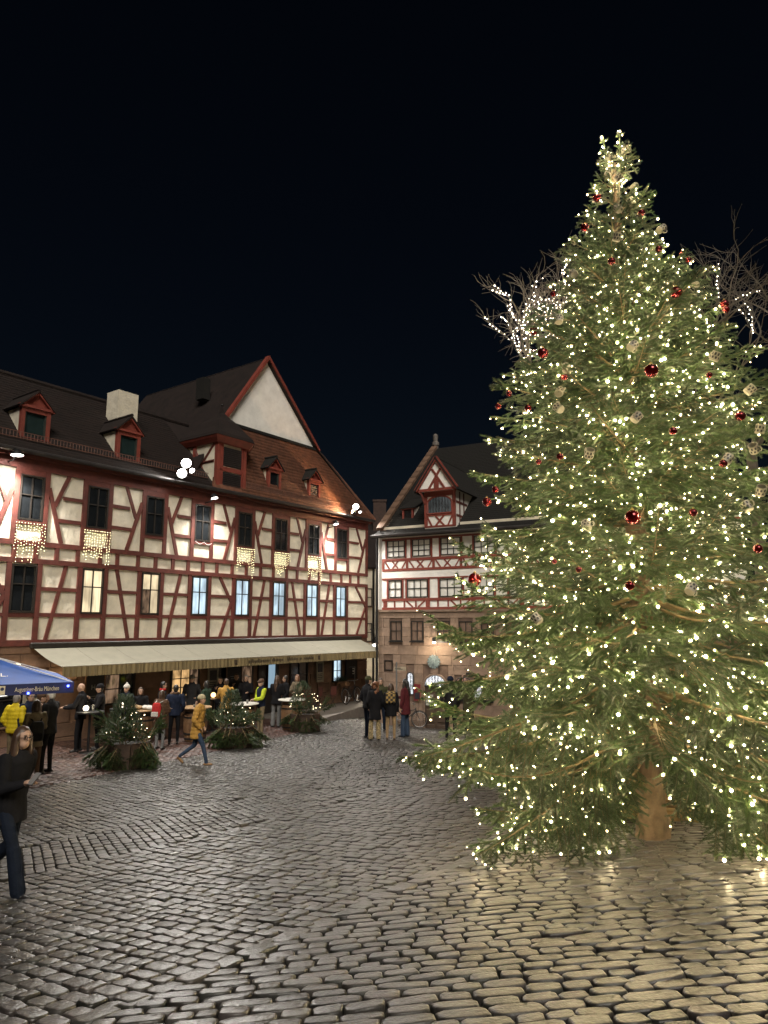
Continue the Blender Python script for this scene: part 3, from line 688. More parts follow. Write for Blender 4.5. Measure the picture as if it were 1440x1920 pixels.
for k in range(14):
    p = Vector((-.02, .15, 7.98)) + Vector((0, 6.55, 5.45)) * (k / 14)
    MB().box(-.14, .2, .0, .57, -.02, .12).build('coping_stone', M_gstone, dh, loc=p, rot=(math.atan2(5.45, 6.55), 0, 0))
MB().lathe([(.16, 0), (.16, .3), (.2, .34), (.2, .5), (.13, .56), (.15, .9), (.08, 1.0)], 10).build('gable_finial', M_kerb, dh, loc=(.05, 6.7, 13.2))
# big dormer
dx0, dx1 = 2.38, 3.86; dm = link('dormer', MB().box(dx0, dx1, .0, 3.2, 7.85, 9.55).mesh('dormer_body', M_plaster_w), dh)
def db(a, b, w, y=-.03): return bar(dm, a, b, w, y, .05, M_t)
for xx in (dx0 + .07, dx1 - .07): db((xx, 7.9), (xx, 9.55), .15)
db((dx0 + .1, 8.44), (dx1 - .1, 8.44), .09, -.034); db((dx0 + .1, 9.42), (dx1 - .1, 9.42), .26, -.034); db((dx0, 7.93), (dx1, 7.93), .08, -.02)
for p, q in (((2.5, 8.4), (2.72, 7.95)), ((2.9, 8.4), (3.32, 7.95)), ((3.32, 8.4), (2.9, 7.95)), ((3.72, 8.4), (3.5, 7.95))): db(p, q, .08, -.026 + .002 * rng.random())
# arched window in the dormer
arch = [(2.53, 8.5), (3.70, 8.5), (3.70, 8.98)] + [(3.115 + .585 * math.cos(t), 8.98 + .31 * math.sin(t)) for t in np.linspace(.2, math.pi - .2, 9)] + [(2.53, 8.98)]
MB().prism(arch, 'y', -.012, .02).build('arched_pane', P_dark, dm)
mb = MB()
for i in range(1, len(arch) - 1): pass
mb.tube([(x_, -.03, z_) for x_, z_ in arch + [arch[0]]], .045, 6); mb.build('window_arch', M_t, dm)
# jettied gable above
zg = 9.52
MB().prism([(dx0 - .25, zg), (dx1 + .2, zg), (3.1, 10.92)], 'y', -.30, -.02).build('gable_panel', M_plaster_w, dm)
def jb(a, b, w, y=-.33): return bar(dm, a, b, w, y, -.29, M_t)
jb((dx0 - .3, zg + .02), (dx1 + .25, zg + .02), .12)
gx = lambda t: (dx0 - .28 + (3.1 - dx0 + .28) * t, zg + 1.45 * t); hx = lambda t: (dx1 + .23 - (dx1 + .23 - 3.1) * t, zg + 1.45 * t)
jb(gx(0), gx(1.02), .17, -.42); jb(hx(0), hx(1.02), .17, -.42)
jb((2.72, zg + .05), (3.3, zg + .95), .10, -.336); jb((3.48, zg + .05), (2.9, zg + .95), .10, -.34); jb((3.1, zg + .05), (3.1, zg + .5), .22, -.345)
for s in (-1, 1):
    e = (dx0 - .36, zg - .06) if s < 0 else (dx1 + .31, zg - .06)
    slab(dm, [(e[0], -.45, e[1]), (3.1, -.45, 11.02), (3.1, 4.3, 11.02), (e[0], 2.2, e[1])], .06, M_roofD, 'roof_half')
    xx = dx0 + .02 if s < 0 else dx1 - .02
    MB().tube([(xx, -.03, 9.0), (xx + s * .06, -.2, 9.35), (xx + s * .14, -.3, 9.5)], .06, 6).build('bracket', M_t, dm)
# side timbers of the dormer (right cheek)
for z in (8.4, 9.0):
    MB().box(dx1 - .01, dx1 + .02, .1, 1.4, z - .05, z + .05).build('beam', M_timber, dm)
for y in (.5, 1.0): MB().box(dx1 - .01, dx1 + .022, y - .05, y + .05, 7.9, 9.5).build('beam', M_timber, dm)
# small dormer
sd = link('dormer', MB().box(.78, .86, .95, 1.1, 8.55, 8.98).box(1.26, 1.34, .95, 1.1, 8.55, 8.98).box(.70, 1.42, .90, 1.1, 8.98, 9.06).mesh('small_dormer', M_t), dh)
MB().box(.86, 1.26, 1.0, 1.05, 8.55, 8.98).build('pane', M_glass, sd); slab(sd, [(.66, .85, 9.05), (1.46, .85, 9.05), (1.46, 2.4, 9.75), (.66, 2.4, 9.75)], .05, M_roofD, 'roof_half')
MB().prism([(1.1, 8.6), (1.1, 9.0), (1.7, 9.2)], 'x', 1.30, 1.34).build('cheek', M_plaster_w, sd)
# door and arched openings of the base
def arch_poly(x0, x1, z0, zs, zt, n=9):
    c = (x0 + x1) / 2; r = (x1 - x0) / 2
    return [(x0, z0), (x1, z0)] + [(c + r * math.cos(t), zs + (zt - zs) * math.sin(t)) for t in np.linspace(0, math.pi, n)]
door = link('door', MB().box(2.27, 3.31, .03, .06, -1.2, .98).mesh('door_leaf', mat('door_wood', (.07, .045, .03), .6, .35, 4, bump=.2)), dh)
for i in range(2):
    for k in range(3): MB().bevbox(-.2, .2, -.02, .02, -.26, .26, .015).build('door_panel', MATS['door_wood'], door, loc=(2.53 + .52 * i, .02, -.85 + .62 * k))
MB().box(-.17, .17, -.01, .01, -.22, .22).build('notice', mat('notice_paper', (.35, .35, .34), .6), door, loc=(2.52, -.012, .42))
MB().prism(arch_poly(2.27, 3.31, 1.0, 1.02, 1.48), 'y', .01, .04).build('fanlight', P_white, dh)
MB().tube([(2.25, .01, -1.2), (2.25, .01, 1.02)] + [(2.79 - .54 * math.cos(t), .01, 1.02 + .48 * math.sin(t)) for t in np.linspace(.1, math.pi - .1, 10)] + [(3.33, .01, 1.02), (3.33, .01, -1.2)], .05, 6).build('door_surround', M_dstone, dh)
MB().box(2.27, 3.31, -.01, .05, .96, 1.03).build('door_transom', M_frame, dh)
for (a, b, z0, zs, zt) in ((1.43, 1.75, .62, 1.38, 1.54), (3.73, 4.46, .58, 1.18, 1.42)):
    sw_ = link('arched_window', MB().prism(arch_poly(a, b, z0, zs, zt), 'y', .03, .06).mesh('arched_pane', P_white if a < 3 else P_red), dh)
    MB().tube([(x_, .02, z_) for x_, z_ in arch_poly(a, b, z0, zs, zt) + [(a, z0)]], .03, 6).build('window_arch', M_frame, sw_)
    if a > 3: MB().box((a+b)/2 - .02, (a+b)/2 + .02, .0, .04, z0, zt).build('mullion', M_frame, sw_)
window(dh, 4.53, 5.22, .58, 1.30, 2, 1, lambda i, j: P_white if i == 0 else P_red, y=.03, fr=.03, bar_w=.04)
MB().box(3.6, 5.4, -.06, .05, .44, .54).build('sill', M_metal, dh)
# crest over the door
cr = MB(); cr.lathe([(.25, 0), (.25, .05), (.19, .07), (.19, .04), (.02, .06)], 24)
for k in range(14): cr.sphere((.26 * math.cos(k * .449), .26 * math.sin(k * .449), .03), .055, 6, 4)
cr.box(-.05, .05, -.1, .1, .04, .09)
crest = cr.build('crest', mat('weathered_bronze', (.18, .23, .24), .6, .4, 8, bump=.5), dh, True, loc=(2.75, .0, 2.03), rot=(R(90), 0, 0))
MB().box(-.17, .17, -.04, .02, -.12, .10).build('inscription_tablet', mat('tablet', (.2, .14, .11), .7), dh, loc=(2.77, .0, 1.66))
MB().tube([(-.02, -.08, 4.2), (-.02, -.08, 7.55)], .05, 8).tube([(-.02, -.08, 4.2), (-.02, -.08, -.9)], .06, 8).build('downpipe', M_metal, dh, True)
# wall lamp above the crest, hidden by the branch
def spot(name, loc, target, power, col, size=60, blend=.6, rad=.06, parent=None):
    d = bpy.data.lights.new(name, 'SPOT'); d.energy = power; d.color = col; d.spot_size = R(size); d.spot_blend = blend; d.shadow_soft_size = rad
    o = bpy.data.objects.new(name, d); COL.objects.link(o); o.location = loc
    o.rotation_euler = (Vector(target) - Vector(loc)).to_track_quat('-Z', 'Y').to_euler()
    return o
def point(name, loc, power, col, rad=.05):
    d = bpy.data.lights.new(name, 'POINT'); d.energy = power; d.color = col; d.shadow_soft_size = rad
    o = bpy.data.objects.new(name, d); COL.objects.link(o); o.location = loc; return o
wl_ = link('wall_lamp', MB().lathe([(.03, 0), (.08, .05), (.09, .2), (.02, .24)], 10).box(-.02, .02, 0, .30, .20, .24).mesh('wall_lamp', M_metal, True), None, dw(2.95, -.42, 2.85)); wl_.rotation_euler = (0, 0, DA_)
tag(wl_, 'small dark wall lamp above the door crest, half hidden by a fir branch', 'lamp')
MB().lathe([(.02, -.02), (.07, -.01), (.075, .04)], 10).build('lamp_glass', emis('wall_lamp_glass', (1, .85, .62), 6), wl_)
point('wall_lamp_light', dw(2.95, -.45, 2.78), 26, (1, .83, .58), .06)
# cream house in the gap, darker house behind it
cr_ = empty('cream_house', (-2.2, 38.5, 0), 0, 'narrow cream rendered house seen in the gap between the two timbered houses', 'house')
MB().box(0, 4, 0, 5, -1, 6.75).build('wall', M_plaster, cr_)
slab(cr_, [(-.2, -.2, 6.75), (4.2, -.2, 6.75), (4.2, 3, 9.2), (-.2, 3, 9.2)], .1, M_roofA)
for z in (2.7, 4.6): window(cr_, 1.15, 1.55, z, z + 1.0, 1, 2, M_glass, y=-.02, sill=M_gstone)
MB().tube([(1.62, -.07, -.5), (1.62, -.07, 6.7)], .06, 8).build('downpipe', M_metal, cr_, True)
bh = empty('back_house', (-5.5, 46, 0), 0, 'dark tiled house with brick chimneys rising behind the gap', 'house')
MB().box(0, 13, 0, 6, -1, 8.6).build('wall', mat('dark_brick', (.05, .022, .016), .85, .3, 5), bh)
slab(bh, [(-.3, -.3, 8.6), (13.3, -.3, 8.6), (13.3, 4, 11.2), (-.3, 4, 11.2)], .12, M_roofA)
for x in (5.2, 7.0): MB().box(-.45, .45, -.4, .4, 9.5, 12.2).box(-.5, .5, -.45, .45, 12.2, 12.35).build('chimney', mat('chimney_brick', (.06, .035, .028), .85, .3, 6), bh, loc=(x, 2.6, 0))
# ------------------------------------------------------------------ awning, parasol, boards, lamps on the inn
def text(name, body, size, m, parent, loc, rot, extrude=.002, align='CENTER', sx=1.0):
    c = bpy.data.curves.new(name, 'FONT'); c.body = body; c.size = size; c.extrude = extrude; c.align_x = align; c.align_y = 'CENTER'
    c.materials.append(m); o = bpy.data.objects.new(name, c)
    dg = bpy.context.evaluated_depsgraph_get
    COL.objects.link(o); bpy.context.view_layer.update(); me = bpy.data.meshes.new_from_object(o.evaluated_get(dg())); bpy.data.objects.remove(o)
    ob = link(name, me, parent, loc, rot); ob.scale = (sx, 1, 1); return ob
M_canvas = mat('awning_canvas', (0.205, 0.197, 0.155), 0.8, 0.12, 3, bump=.15)
M_valance = mat('awning_valance', (0.22, 0.17, 0.085), 0.8, 0.45, 1.0, stretch=(9, 1, .3))
M_ink = mat('faded_ink', (0.05, 0.033, 0.02), .8, .3, 8)
aw = empty('awning', LO, LA, 'long beige canvas restaurant awning with fringed valance over the inn terrace', 'awning')
ax0, ax1, ay, az0, az1 = -16.45, -0.75, -1.75, 2.93, 2.44
npan = 12; pw = (ax1 - ax0) / npan; g = random.Random(3)
for i in range(npan):
    mb = MB(); x0, x1 = ax0 + pw * i, ax0 + pw * (i + 1); rows = []
    for k in range(9):
        t = k / 8; y = -.10 + (ay + .10) * t; z = az0 + (az1 - az0) * t - .055 * math.sin(math.pi * t)
        rows.append([(x0 + .004, y, z), ((x0 * 3 + x1) / 4, y, z - .012 * math.sin(math.pi * t)), ((x0 + x1) / 2, y, z - .018 * math.sin(math.pi * t)), ((x0 + 3 * x1) / 4, y, z - .012 * math.sin(math.pi * t)), (x1 - .004, y, z)])
    mb.rings(rows, False, False, close=False); mb.build('canvas_panel', M_canvas, aw, 'all')
    # valance, slightly wavy, scalloped edge
    vr = []; n_ = 26
    for zz in (0, -.10, -.20, -.28):
        vr.append([(x0 + pw * j / n_, ay - .012 * math.sin(j * 1.9 + i) - .01 + zz * .04, az1 + zz - (.012 * (j % 2) if zz < -.27 else 0)) for j in range(n_ + 1)])
    mb = MB(); mb.rings(vr, False, False, close=False); mb.build('valance', M_valance, aw)
MB().tube([(ax0, ay, az1 + .01), (ax1, ay, az1 + .01)], .022, 6).build('front_rail', mat('rail_cream', (.35, .33, .27), .5), aw)
MB().bevbox(ax0 - .1, ax1 + .1, -.16, -.03, az0 - .02, az0 + .16, .03).build('cassette', M_frame, aw)
for x in (ax0 + .2, -12.5, -8.6, -4.6, ax1 - .2): MB().tube([(x, -.1, az0 - .14), (x + .5, -.95, 2.47), (x, ay + .03, az1 - .06)], .02, 6).build('folding_arm', M_metal, aw)
# faded illegible lettering on the valance
for (x, w) in ((-10.05, .0), (-5.6, .0)):
    MB().box(x - .07, x + .07, ay - .028, ay - .022, 2.22, 2.39).box(x - .04, x + .04, ay - .034, ay - .029, 2.25, 2.36).build('emblem', M_ink, aw)
for (xa, xb) in ((-9.45, -8.35), (-8.25, -7.70), (-7.45, -6.85), (-6.75, -6.62), (-6.5, -5.95)):
    mb = MB(); x = xa
    while x < xb:
        w = g.uniform(.025, .05); h0 = g.choice((0, 0, .0, -.02)); h1 = g.choice((.07, .075, .08, .12)); mb.box(x, x + w * .8, ay - .030, ay - .022, 2.26 + h0, 2.26 + h1); x += w * 1.35
    o = mb.build('lettering', M_ink, aw); o['kind'] = 'stuff'
# parasol with brewery lettering
M_pblue = mat('parasol_blue', (0.05, 0.13, 0.46), .7, .15, 3, bump=.1)
pc = Vector((-5.66, 13.0, 0)); pd = Vector((-.86, -.51, 0)).normalized(); pe = Vector((-.51, .86, 0)).normalized()
ps = 2.8; pcen = pc + pd * ps / 2 + pe * ps / 2
par = empty('parasol', (pcen.x, pcen.y, gz(pcen.x, pcen.y)), math.atan2(pd.y, pd.x) + math.pi, 'blue square beer-garden parasol with cream gothic lettering on its valance', 'parasol')
pz = 2.57 - gz(pcen.x, pcen.y); hs = ps / 2
cor = [(hs, -hs), (hs, hs), (-hs, hs), (-hs, -hs)]
for i in range(4):
    a, b = cor[i], cor[(i + 1) % 4]; mb = MB(); n_ = 10; rows = []
    for k in range(n_ + 1):
        t = k / n_; s_ = 1 - t; z = pz + .47 * t - .03 * math.sin(math.pi * t)
        rows.append([(a[0] * s_ + (b[0] - a[0]) * s_ * j / 6, a[1] * s_ + (b[1] - a[1]) * s_ * j / 6, z - .05 * math.sin(math.pi * j / 6) * math.sin(math.pi * t)) for j in range(7)])
    mb.rings(rows, False, False, close=False); mb.build('canopy_panel', M_pblue, par, 'all')
    nx_, ny_ = (a[0] + b[0]) / 2 / hs, (a[1] + b[1]) / 2 / hs
    mb = MB(); vr = [[(a[0] + (b[0] - a[0]) * j / 20 + nx_ * (.006 * math.sin(j * 1.3) + .003), a[1] + (b[1] - a[1]) * j / 20 + ny_ * (.006 * math.sin(j * 1.3) + .003), pz + .005 - zz) for j in range(21)] for zz in (0, .09, .19)]
    mb.rings(vr, False, False, close=False); mb.build('valance', mat('parasol_navy', (.008, .014, .07), .7, .2, 4), par)
MB().tube([(0, 0, 0), (0, 0, pz + .52)], .035, 8).build('pole', M_white, par, True)
MB().bevbox(-.45, .45, -.45, .45, 0.02, .12, .02).build('base', M_metal, par)
for x, y in cor: MB().tube([(0, 0, pz + .47), (x * .98, y * .98, pz + .0)], .012, 5).build('rib', M_white, par)
M_cream = mat('cream_print', (.62, .55, .38), .7)
# front valance faces the square: local -y side
text('lettering', 'Augustiner-Bräu München', .112, M_cream, par, (hs - .60, -hs - .014, pz - .095), (R(90), 0, 0), sx=.60)
MB().box(-.045, .045, -.002, .002, -.075, .075).build('emblem', M_cream, par, loc=(hs - 1.15, -hs - .012, pz - .095))
MB().lathe([(.03, 0), (.03, .004)], 10).build('emblem_mark', mat('parasol_navy2', (.02, .03, .09), .7), par, loc=(hs - 1.15, -hs - .0145, pz - .07), rot=(R(90), 0, 0))
text('lettering', 'NL.', .20, M_white, par, (hs - 1.20, -hs + .36, pz + .145), (R(20), 0, 0), sx=1.0)
for dx in (-.10, -.74): MB().sphere((0, 0, 0), .022, 8, 6).build('blue_light', emis('blue_led', (.05, .08, 1.0), 6), par, loc=(hs + dx, -hs - .03, pz - (.06 if dx > -.2 else .16)))
# boards and menus on the wall
def board(x0, x1, z0, z1, name, label, cat, kind, y=-.06):
    e = empty(name, lw((x0 + x1) / 2, y, (z0 + z1) / 2), LA, label, cat); w, h = (x1 - x0) / 2, (z1 - z0) / 2
    fm = M_black if kind != 'menu' else mat('menu_frame', (.30, .28, .22), .5)
    MB().box(-w, w, 0, .03, -h, h).build('panel', mat('chalkboard', (.018, .018, .02), .6, .5, 5) if kind != 'menu' else fm, e)
    for s in (-1, 1): MB().box(s * w - .02, s * w + .02, -.02, .03, -h - .02, h + .02).build('frame', fm if kind == 'menu' else M_wood, e); MB().box(-w + .02, w - .02, -.02, .03, s * h - .02, s * h + .02).build('frame', fm if kind == 'menu' else M_wood, e)
    if kind == 'menu':
        MB().box(-w * .75, w * .75, -.012, -.004, -h * .05, h * .85).build('picture', mat('menu_photo', (.02, .018, .025), .4, .8, 12), e)
        for k in range(4): MB().box(-w * .75, w * (.72 - .1 * (k % 2)), -.012, -.004, -h * (.25 + .17 * k) - .012, -h * (.25 + .17 * k) + .016).build('text_line', M_black, e)
    return e
chalk = mat('chalk', (.32, .34, .30), .9, .5, 20)
b1 = board(-14.68, -14.02, .95, 2.05, 'chalkboard', 'chalkboard with the word Helle beside the bar window of the inn', 'board', 'board')
text('lettering', 'Helle', .22, chalk, b1, (.08, -.012, .16), (R(90), 0, R(4)))
mb = MB()
for k in range(5): mb.box(-.25 + .04 * (k % 2), .22 - .06 * (k % 3), -.010, -.004, -.12 - .075 * k, -.108 - .075 * k)
mb.build('chalk_lines', chalk, b1)
b2 = board(-8.95, -8.2, 1.15, 2.05, 'chalkboard', 'dark chalkboard behind the drinkers under the middle of the awning', 'board', 'board', y=-.09)
MB().box(-.2, .25, -.010, -.004, .06, .075).box(-.15, .25, -.010, -.004, -.02, -.008).build('chalk_lines', chalk, b2)
b3 = board(-1.72, -.88, 1.12, 2.0, 'poster_board', 'dark blue framed poster at the right end of the inn wall', 'poster', 'board')
b3.children[0].data.materials[0] = mat('poster_blue', (.012, .02, .055), .3, .6, 2)
MB().box(-.22, .22, -.010, -.004, .1, .13).box(.05, .12, -.010, -.004, -.12, -.05).build('text_line', mat('poster_print', (.10, .13, .16), .6), b3)
board(-9.80, -9.36, 1.2, 2.0, 'menu_case', 'cream framed menu case between the lit amber window and the chalkboard', 'menu', 'menu')
board(-3.76, -3.34, 1.15, 2.0, 'menu_case', 'cream framed menu case left of the cool lit window and bicycle', 'menu', 'menu')
board(-16.62, -16.08, 1.05, 2.0, 'menu_case', 'cream framed menu case beneath the blue parasol edge', 'menu', 'menu', y=-.13)
# lit corner of a sign under the parasol
sg = empty('light_sign', lw(-17.2, -.12, 1.78), LA, 'white lit sign corner on the wall below the blue parasol', 'sign')
MB().box(-.28, -.22, -.04, .04, -.16, .2).box(-.22, .08, -.04, .04, -.16, -.09).build('light_tube', emis('sign_white', (1, .97, .9), 1.2), sg); MB().box(-.34, .16, .045, .08, -.22, .26).build('sign_back', M_black, sg)
# wall lights above the parasol and by the awning corner
def sconce(x, y, z, label):
    e = empty('wall_light', lw(x, y, z), LA, label, 'lamp', None); MB().lathe([(.04, 0), (.07, .03), (.07, .16), (.04, .2)], 10).build('lamp_body', emis('sconce_glow', (1, .72, .38), 2.2), e, True)
    MB().box(-.03, .03, .02, .18, .08, .12).build('bracket', M_metal, e); point('wall_light_light', lw(x, y - .06, z + .02), 5, (1, .72, .4), .05); return e
sconce(-15.35, -.18, 2.15, 'small amber wall light beside the left end of the awning')
sconce(-16.9, -.18, 2.32, 'small amber wall light just above the blue parasol')
# floodlights at the eaves
def flood(pts, label, aim, power, col, lens=.10, st=60, size=100, name='floodlight'):
    x, y, z = pts; p = lw(x, y, z); e = empty(name, p, 0, label, 'floodlight'); t = Vector(aim) - p; q = t.to_track_quat('-Z', 'Y')
    hb_ = MB(); hb_.lathe([(.05, .16), (.09, .12), (lens + .03, .0), (lens + .03, -.03), (lens + .012, -.03), (lens + .005, -.01)], 14); h = hb_.build('housing', M_metal, e, True); h.rotation_mode = 'QUATERNION'; h.rotation_quaternion = q
    ln = MB().lathe([(lens, -.012), (lens * .7, -.03), (.01, -.04)], 14).build('lens', emis('flood_' + name + str(st) + str(round(col[2] * 100)), col, st), e); ln.rotation_mode = 'QUATERNION'; ln.rotation_quaternion = q
    back = lw(x, 0.0, z - .15) - p
    MB().tube([(0, 0, 0), (back.x * .4, back.y * .4, -.12), tuple(back)], .022, 6).build('bracket', M_metal, e)
    if power: spot(name + '_light', p + t.normalized() * .08, aim, power, col, size, .7, .12)
    return e
CW = (1.0, .93, .84)
flood((-17.59, -.5, 8.5), 'white floodlight under the eaves at the far left of the inn', lw(-17.6, -.9, 4), 700, CW, .16, 80, 130)
flood((-11.69, -.62, 9.36), 'upper of the three clustered floodlights left of the turret', (-1.0, 10.5, .8), 430, (1, .95, .88), .17, 80)
flood((-11.33, -.5, 9.17), 'right-hand one of the three clustered floodlights left of the turret', (2.0, 17, .4), 380, (1, .95, .88), .09, 60)
flood((-11.80, -.55, 8.97), 'lower of the three clustered floodlights left of the turret', (-4.0, 11, .6), 360, (1, .95, .88), .16, 70)
flood((-10.23, -.5, 8.32), 'single white floodlight on the fascia below the turret', lw(-9.8, -2.0, 2.5), 380, CW, .12, 80, 130)
flood((-3.1, -.5, 8.17), 'single white floodlight on the fascia near the right end of the inn', lw(-3.0, -1.4, 3), 400, CW, .12, 80, 130)
flood((-1.77, -.6, 9.15), 'upper floodlight of the cluster at the right corner of the inn', (1.0, 20, .3), 380, (1, .92, .82), .14, 80)
flood((-2.10, -.7, 8.86), 'amber floodlight of the cluster at the right corner of the inn', lw(-5.5, .6, 10.2), 90, (1.0, .55, .25), .12, 40, 110)
flood((-1.45, -.6, 8.93), 'small white floodlight, right-hand one of the cluster at the corner of the inn', (1.5, 26, 0), 220, (1, .95, .88), .06, 50)
# light curtains below five upper windows
def bulb_mesh(name, pts, r, m, seed=0):
    """many small octahedral-sphere bulbs in one mesh"""
    t = (1 + 5 ** .5) / 2
    iv = np.array([(-1,t,0),(1,t,0),(-1,-t,0),(1,-t,0),(0,-1,t),(0,1,t),(0,-1,-t),(0,1,-t),(t,0,-1),(t,0,1),(-t,0,-1),(-t,0,1)]) / math.hypot(1, t)
    fi = np.array([(0,11,5),(0,5,1),(0,1,7),(0,7,10),(0,10,11),(1,5,9),(5,11,4),(11,10,2),(10,7,6),(7,1,8),(3,9,4),(3,4,2),(3,2,6),(3,6,8),(3,8,9),(4,9,5),(2,4,11),(6,2,10),(8,6,7),(9,8,1)])
    P = np.array([tuple(p) for p in pts]); rr = np.asarray(r) if hasattr(r, '__len__') else np.full(len(P), r)
    V = P[:, None, :] + iv[None] * rr[:, None, None]; F = fi[None] + (np.arange(len(P)) * 12)[:, None, None]
    return raw_mesh(name, V.reshape(-1, 3), F.reshape(-1, 3), m)
M_bulbc = emis('curtain_bulb', (1.0, .88, .48), 3.2)
names = {3: 'light curtain of tiny warm bulbs below the leftmost upper window with reflected lights', 4: 'light curtain below the second upper window from the left edge, above a warm lit window', 7: 'light curtain below the upper window just right of the turret', 8: 'short tapering light curtain below the second upper window right of the turret', 9: 'light curtain below the third upper window right of the turret'}
for k, lab in names.items():
    g = random.Random(k); e = empty('light_curtain', lw(WU[k], -.05, 6.6), LA, lab, 'light curtain', 'light curtains under the upper windows'); pts = []; mb = MB()
    w = .44; n_ = 11
    for i in range(n_):
        x = -w + 2 * w * i / (n_ - 1); ln = g.uniform(.7, 1.25) * (.75 if 1 < i < n_ - 2 and k not in (3,) else 1.0)
        if k == 8: ln = 1.05 - 1.3 * abs(x + .12)
        mb.tube([(x, 0, .02), (x + .01, -.02, -ln)], .004, 3); z = 0
        while z < ln: pts.append((x + g.uniform(-.02, .02), -.03 + g.uniform(-.02, .01), -z)); z += g.uniform(.07, .12)
    mb.tube([(-w, 0, .02), (w, 0, .02)], .006, 4); mb.build('wire', M_black, e)
    o = link('bulbs', bulb_mesh('bulbs', pts, .011, M_bulbc), e); o['kind'] = 'stuff'
# a short garland on the sill of the fourth window
g = random.Random(2)
e = empty('sill_garland', lw(WU[6], -.06, 6.66), LA, 'small white fairy light garland drooping under the upper window left of the turret', 'garland')
o = link('bulbs', bulb_mesh('bulbs', [(-.36 + .72 * i / 13, -.02, -.08 * math.sin(math.pi * ((i % 7) / 6.5))) for i in range(14)], .011, emis('garland_white', (1, .95, .85), 2.0)), e); o['kind'] = 'stuff'
# street lantern in the gap
la = empty('street_lantern', (-.46, 36.5, 2.62), 0, 'black wall lantern with bright white glass in the gap right of the inn', 'lantern')
MB().lathe([(.17, .0), (.20, .04), (.06, .22), (.03, .36), (.0, .40)], 6).build('lantern_roof', M_metal, la)
MB().lathe([(.10, -.26), (.15, -.02)], 6).build('lantern_glass', emis('lantern_glass', (.85, .95, 1.0), 3.0), la)
MB().tube([(0, 0, .3), (-.1, .9, .75), (-.3, 2.0, .75)], .025, 6).build('bracket', M_metal, la)
point('street_lantern_light', (-.46, 36.3, 2.4), 60, (1, .85, .62), .15)
# ------------------------------------------------------------------ the christmas tree
def rayto(px, py, Y):
    """point at distance Y in front of the camera under a photograph pixel"""
    x = (px - 720) / FPX; v = -(py - 960) / FPX; c, s = math.cos(PITCH), math.sin(PITCH)
    d = Vector((x, c - s * v, s + c * v)); return Vector((0, 0, CAMZ)) + d * (Y / d.y)
TX, TY = 2.89, 7.9; TZ = gz(TX, TY)
M_needle = mat('fir_needles', (0.047, 0.084, 0.022), 0.5, 0.5, 2.5, col2=(0.016, 0.030, 0.010), objvar=.25)
M_needle.node_tree.nodes['Principled BSDF'].inputs['Subsurface Weight'].default_value = 0.0
M_bark = mat('fir_bark', (0.10, 0.066, 0.04), .85, .4, 8, bump=.6, stretch=(1, 1, .3))
M_twig = mat('fir_twig', (0.15, 0.11, 0.055), .8, .3, 8)
def shoots_to_mesh(name, shoots, wood, seed, dens=560, nl=.030, nw=.0078, mats=None):
    g = np.random.default_rng(seed); Vs = []; Fs = []; Ms = []; nb = 0
    for p0, p1 in shoots:
        p0 = np.array(p0); p1 = np.array(p1); d = p1 - p0; L = np.linalg.norm(d)
        if L < .01: continue
        d = d / L; n = max(5, int(L * dens)); t = np.linspace(0.02, 1.0, n)
        a = np.cross(d, (0, 0, 1.0)); la = np.linalg.norm(a); a = a / la if la > .1 else np.array((1.0, 0, 0)); b = np.cross(a, d)
        th = np.arange(n) * 2.399 + g.uniform(0, 6) + g.normal(0, .25, n)
        # fir shoots: needles swept to the sides and up
        rad = np.cos(th)[:, None] * a + (np.sin(th) * np.where(np.sin(th) < 0, .55, .9))[:, None] * b
        base = p0 + d * (t * L)[:, None]; ln = nl * g.uniform(.75, 1.15, n) * (1 - .35 * (t > .93))
        tip = base + (rad * .85 + d * .62) * ln[:, None]
        side = np.cross(rad, d) * (nw * .5) * g.uniform(.8, 1.3, n)[:, None]
        V = np.stack([base - side, base + side, tip], 1).reshape(-1, 3); Vs.append(V); Fs.append(np.arange(n * 3).reshape(-1, 3) + nb); Ms.append(np.zeros(n, int)); nb += n * 3
    for pts, r0, r1 in wood:
        mb = MB(); mb.tube(pts, [r0 + (r1 - r0) * i / (len(pts) - 1) for i in range(len(pts))], 4, cap=False)
        tri = []
        for f in mb.f: tri += [(f[0], f[1], f[2]), (f[0], f[2], f[3])] if len(f) == 4 else []
        Vs.append(np.array(mb.v)); Fs.append(np.array(tri) + nb); Ms.append(np.ones(len(tri), int)); nb += len(mb.v)
    return raw_mesh(name, np.concatenate(Vs), np.concatenate(Fs), mats or [M_needle, M_twig], False, np.concatenate(Ms))
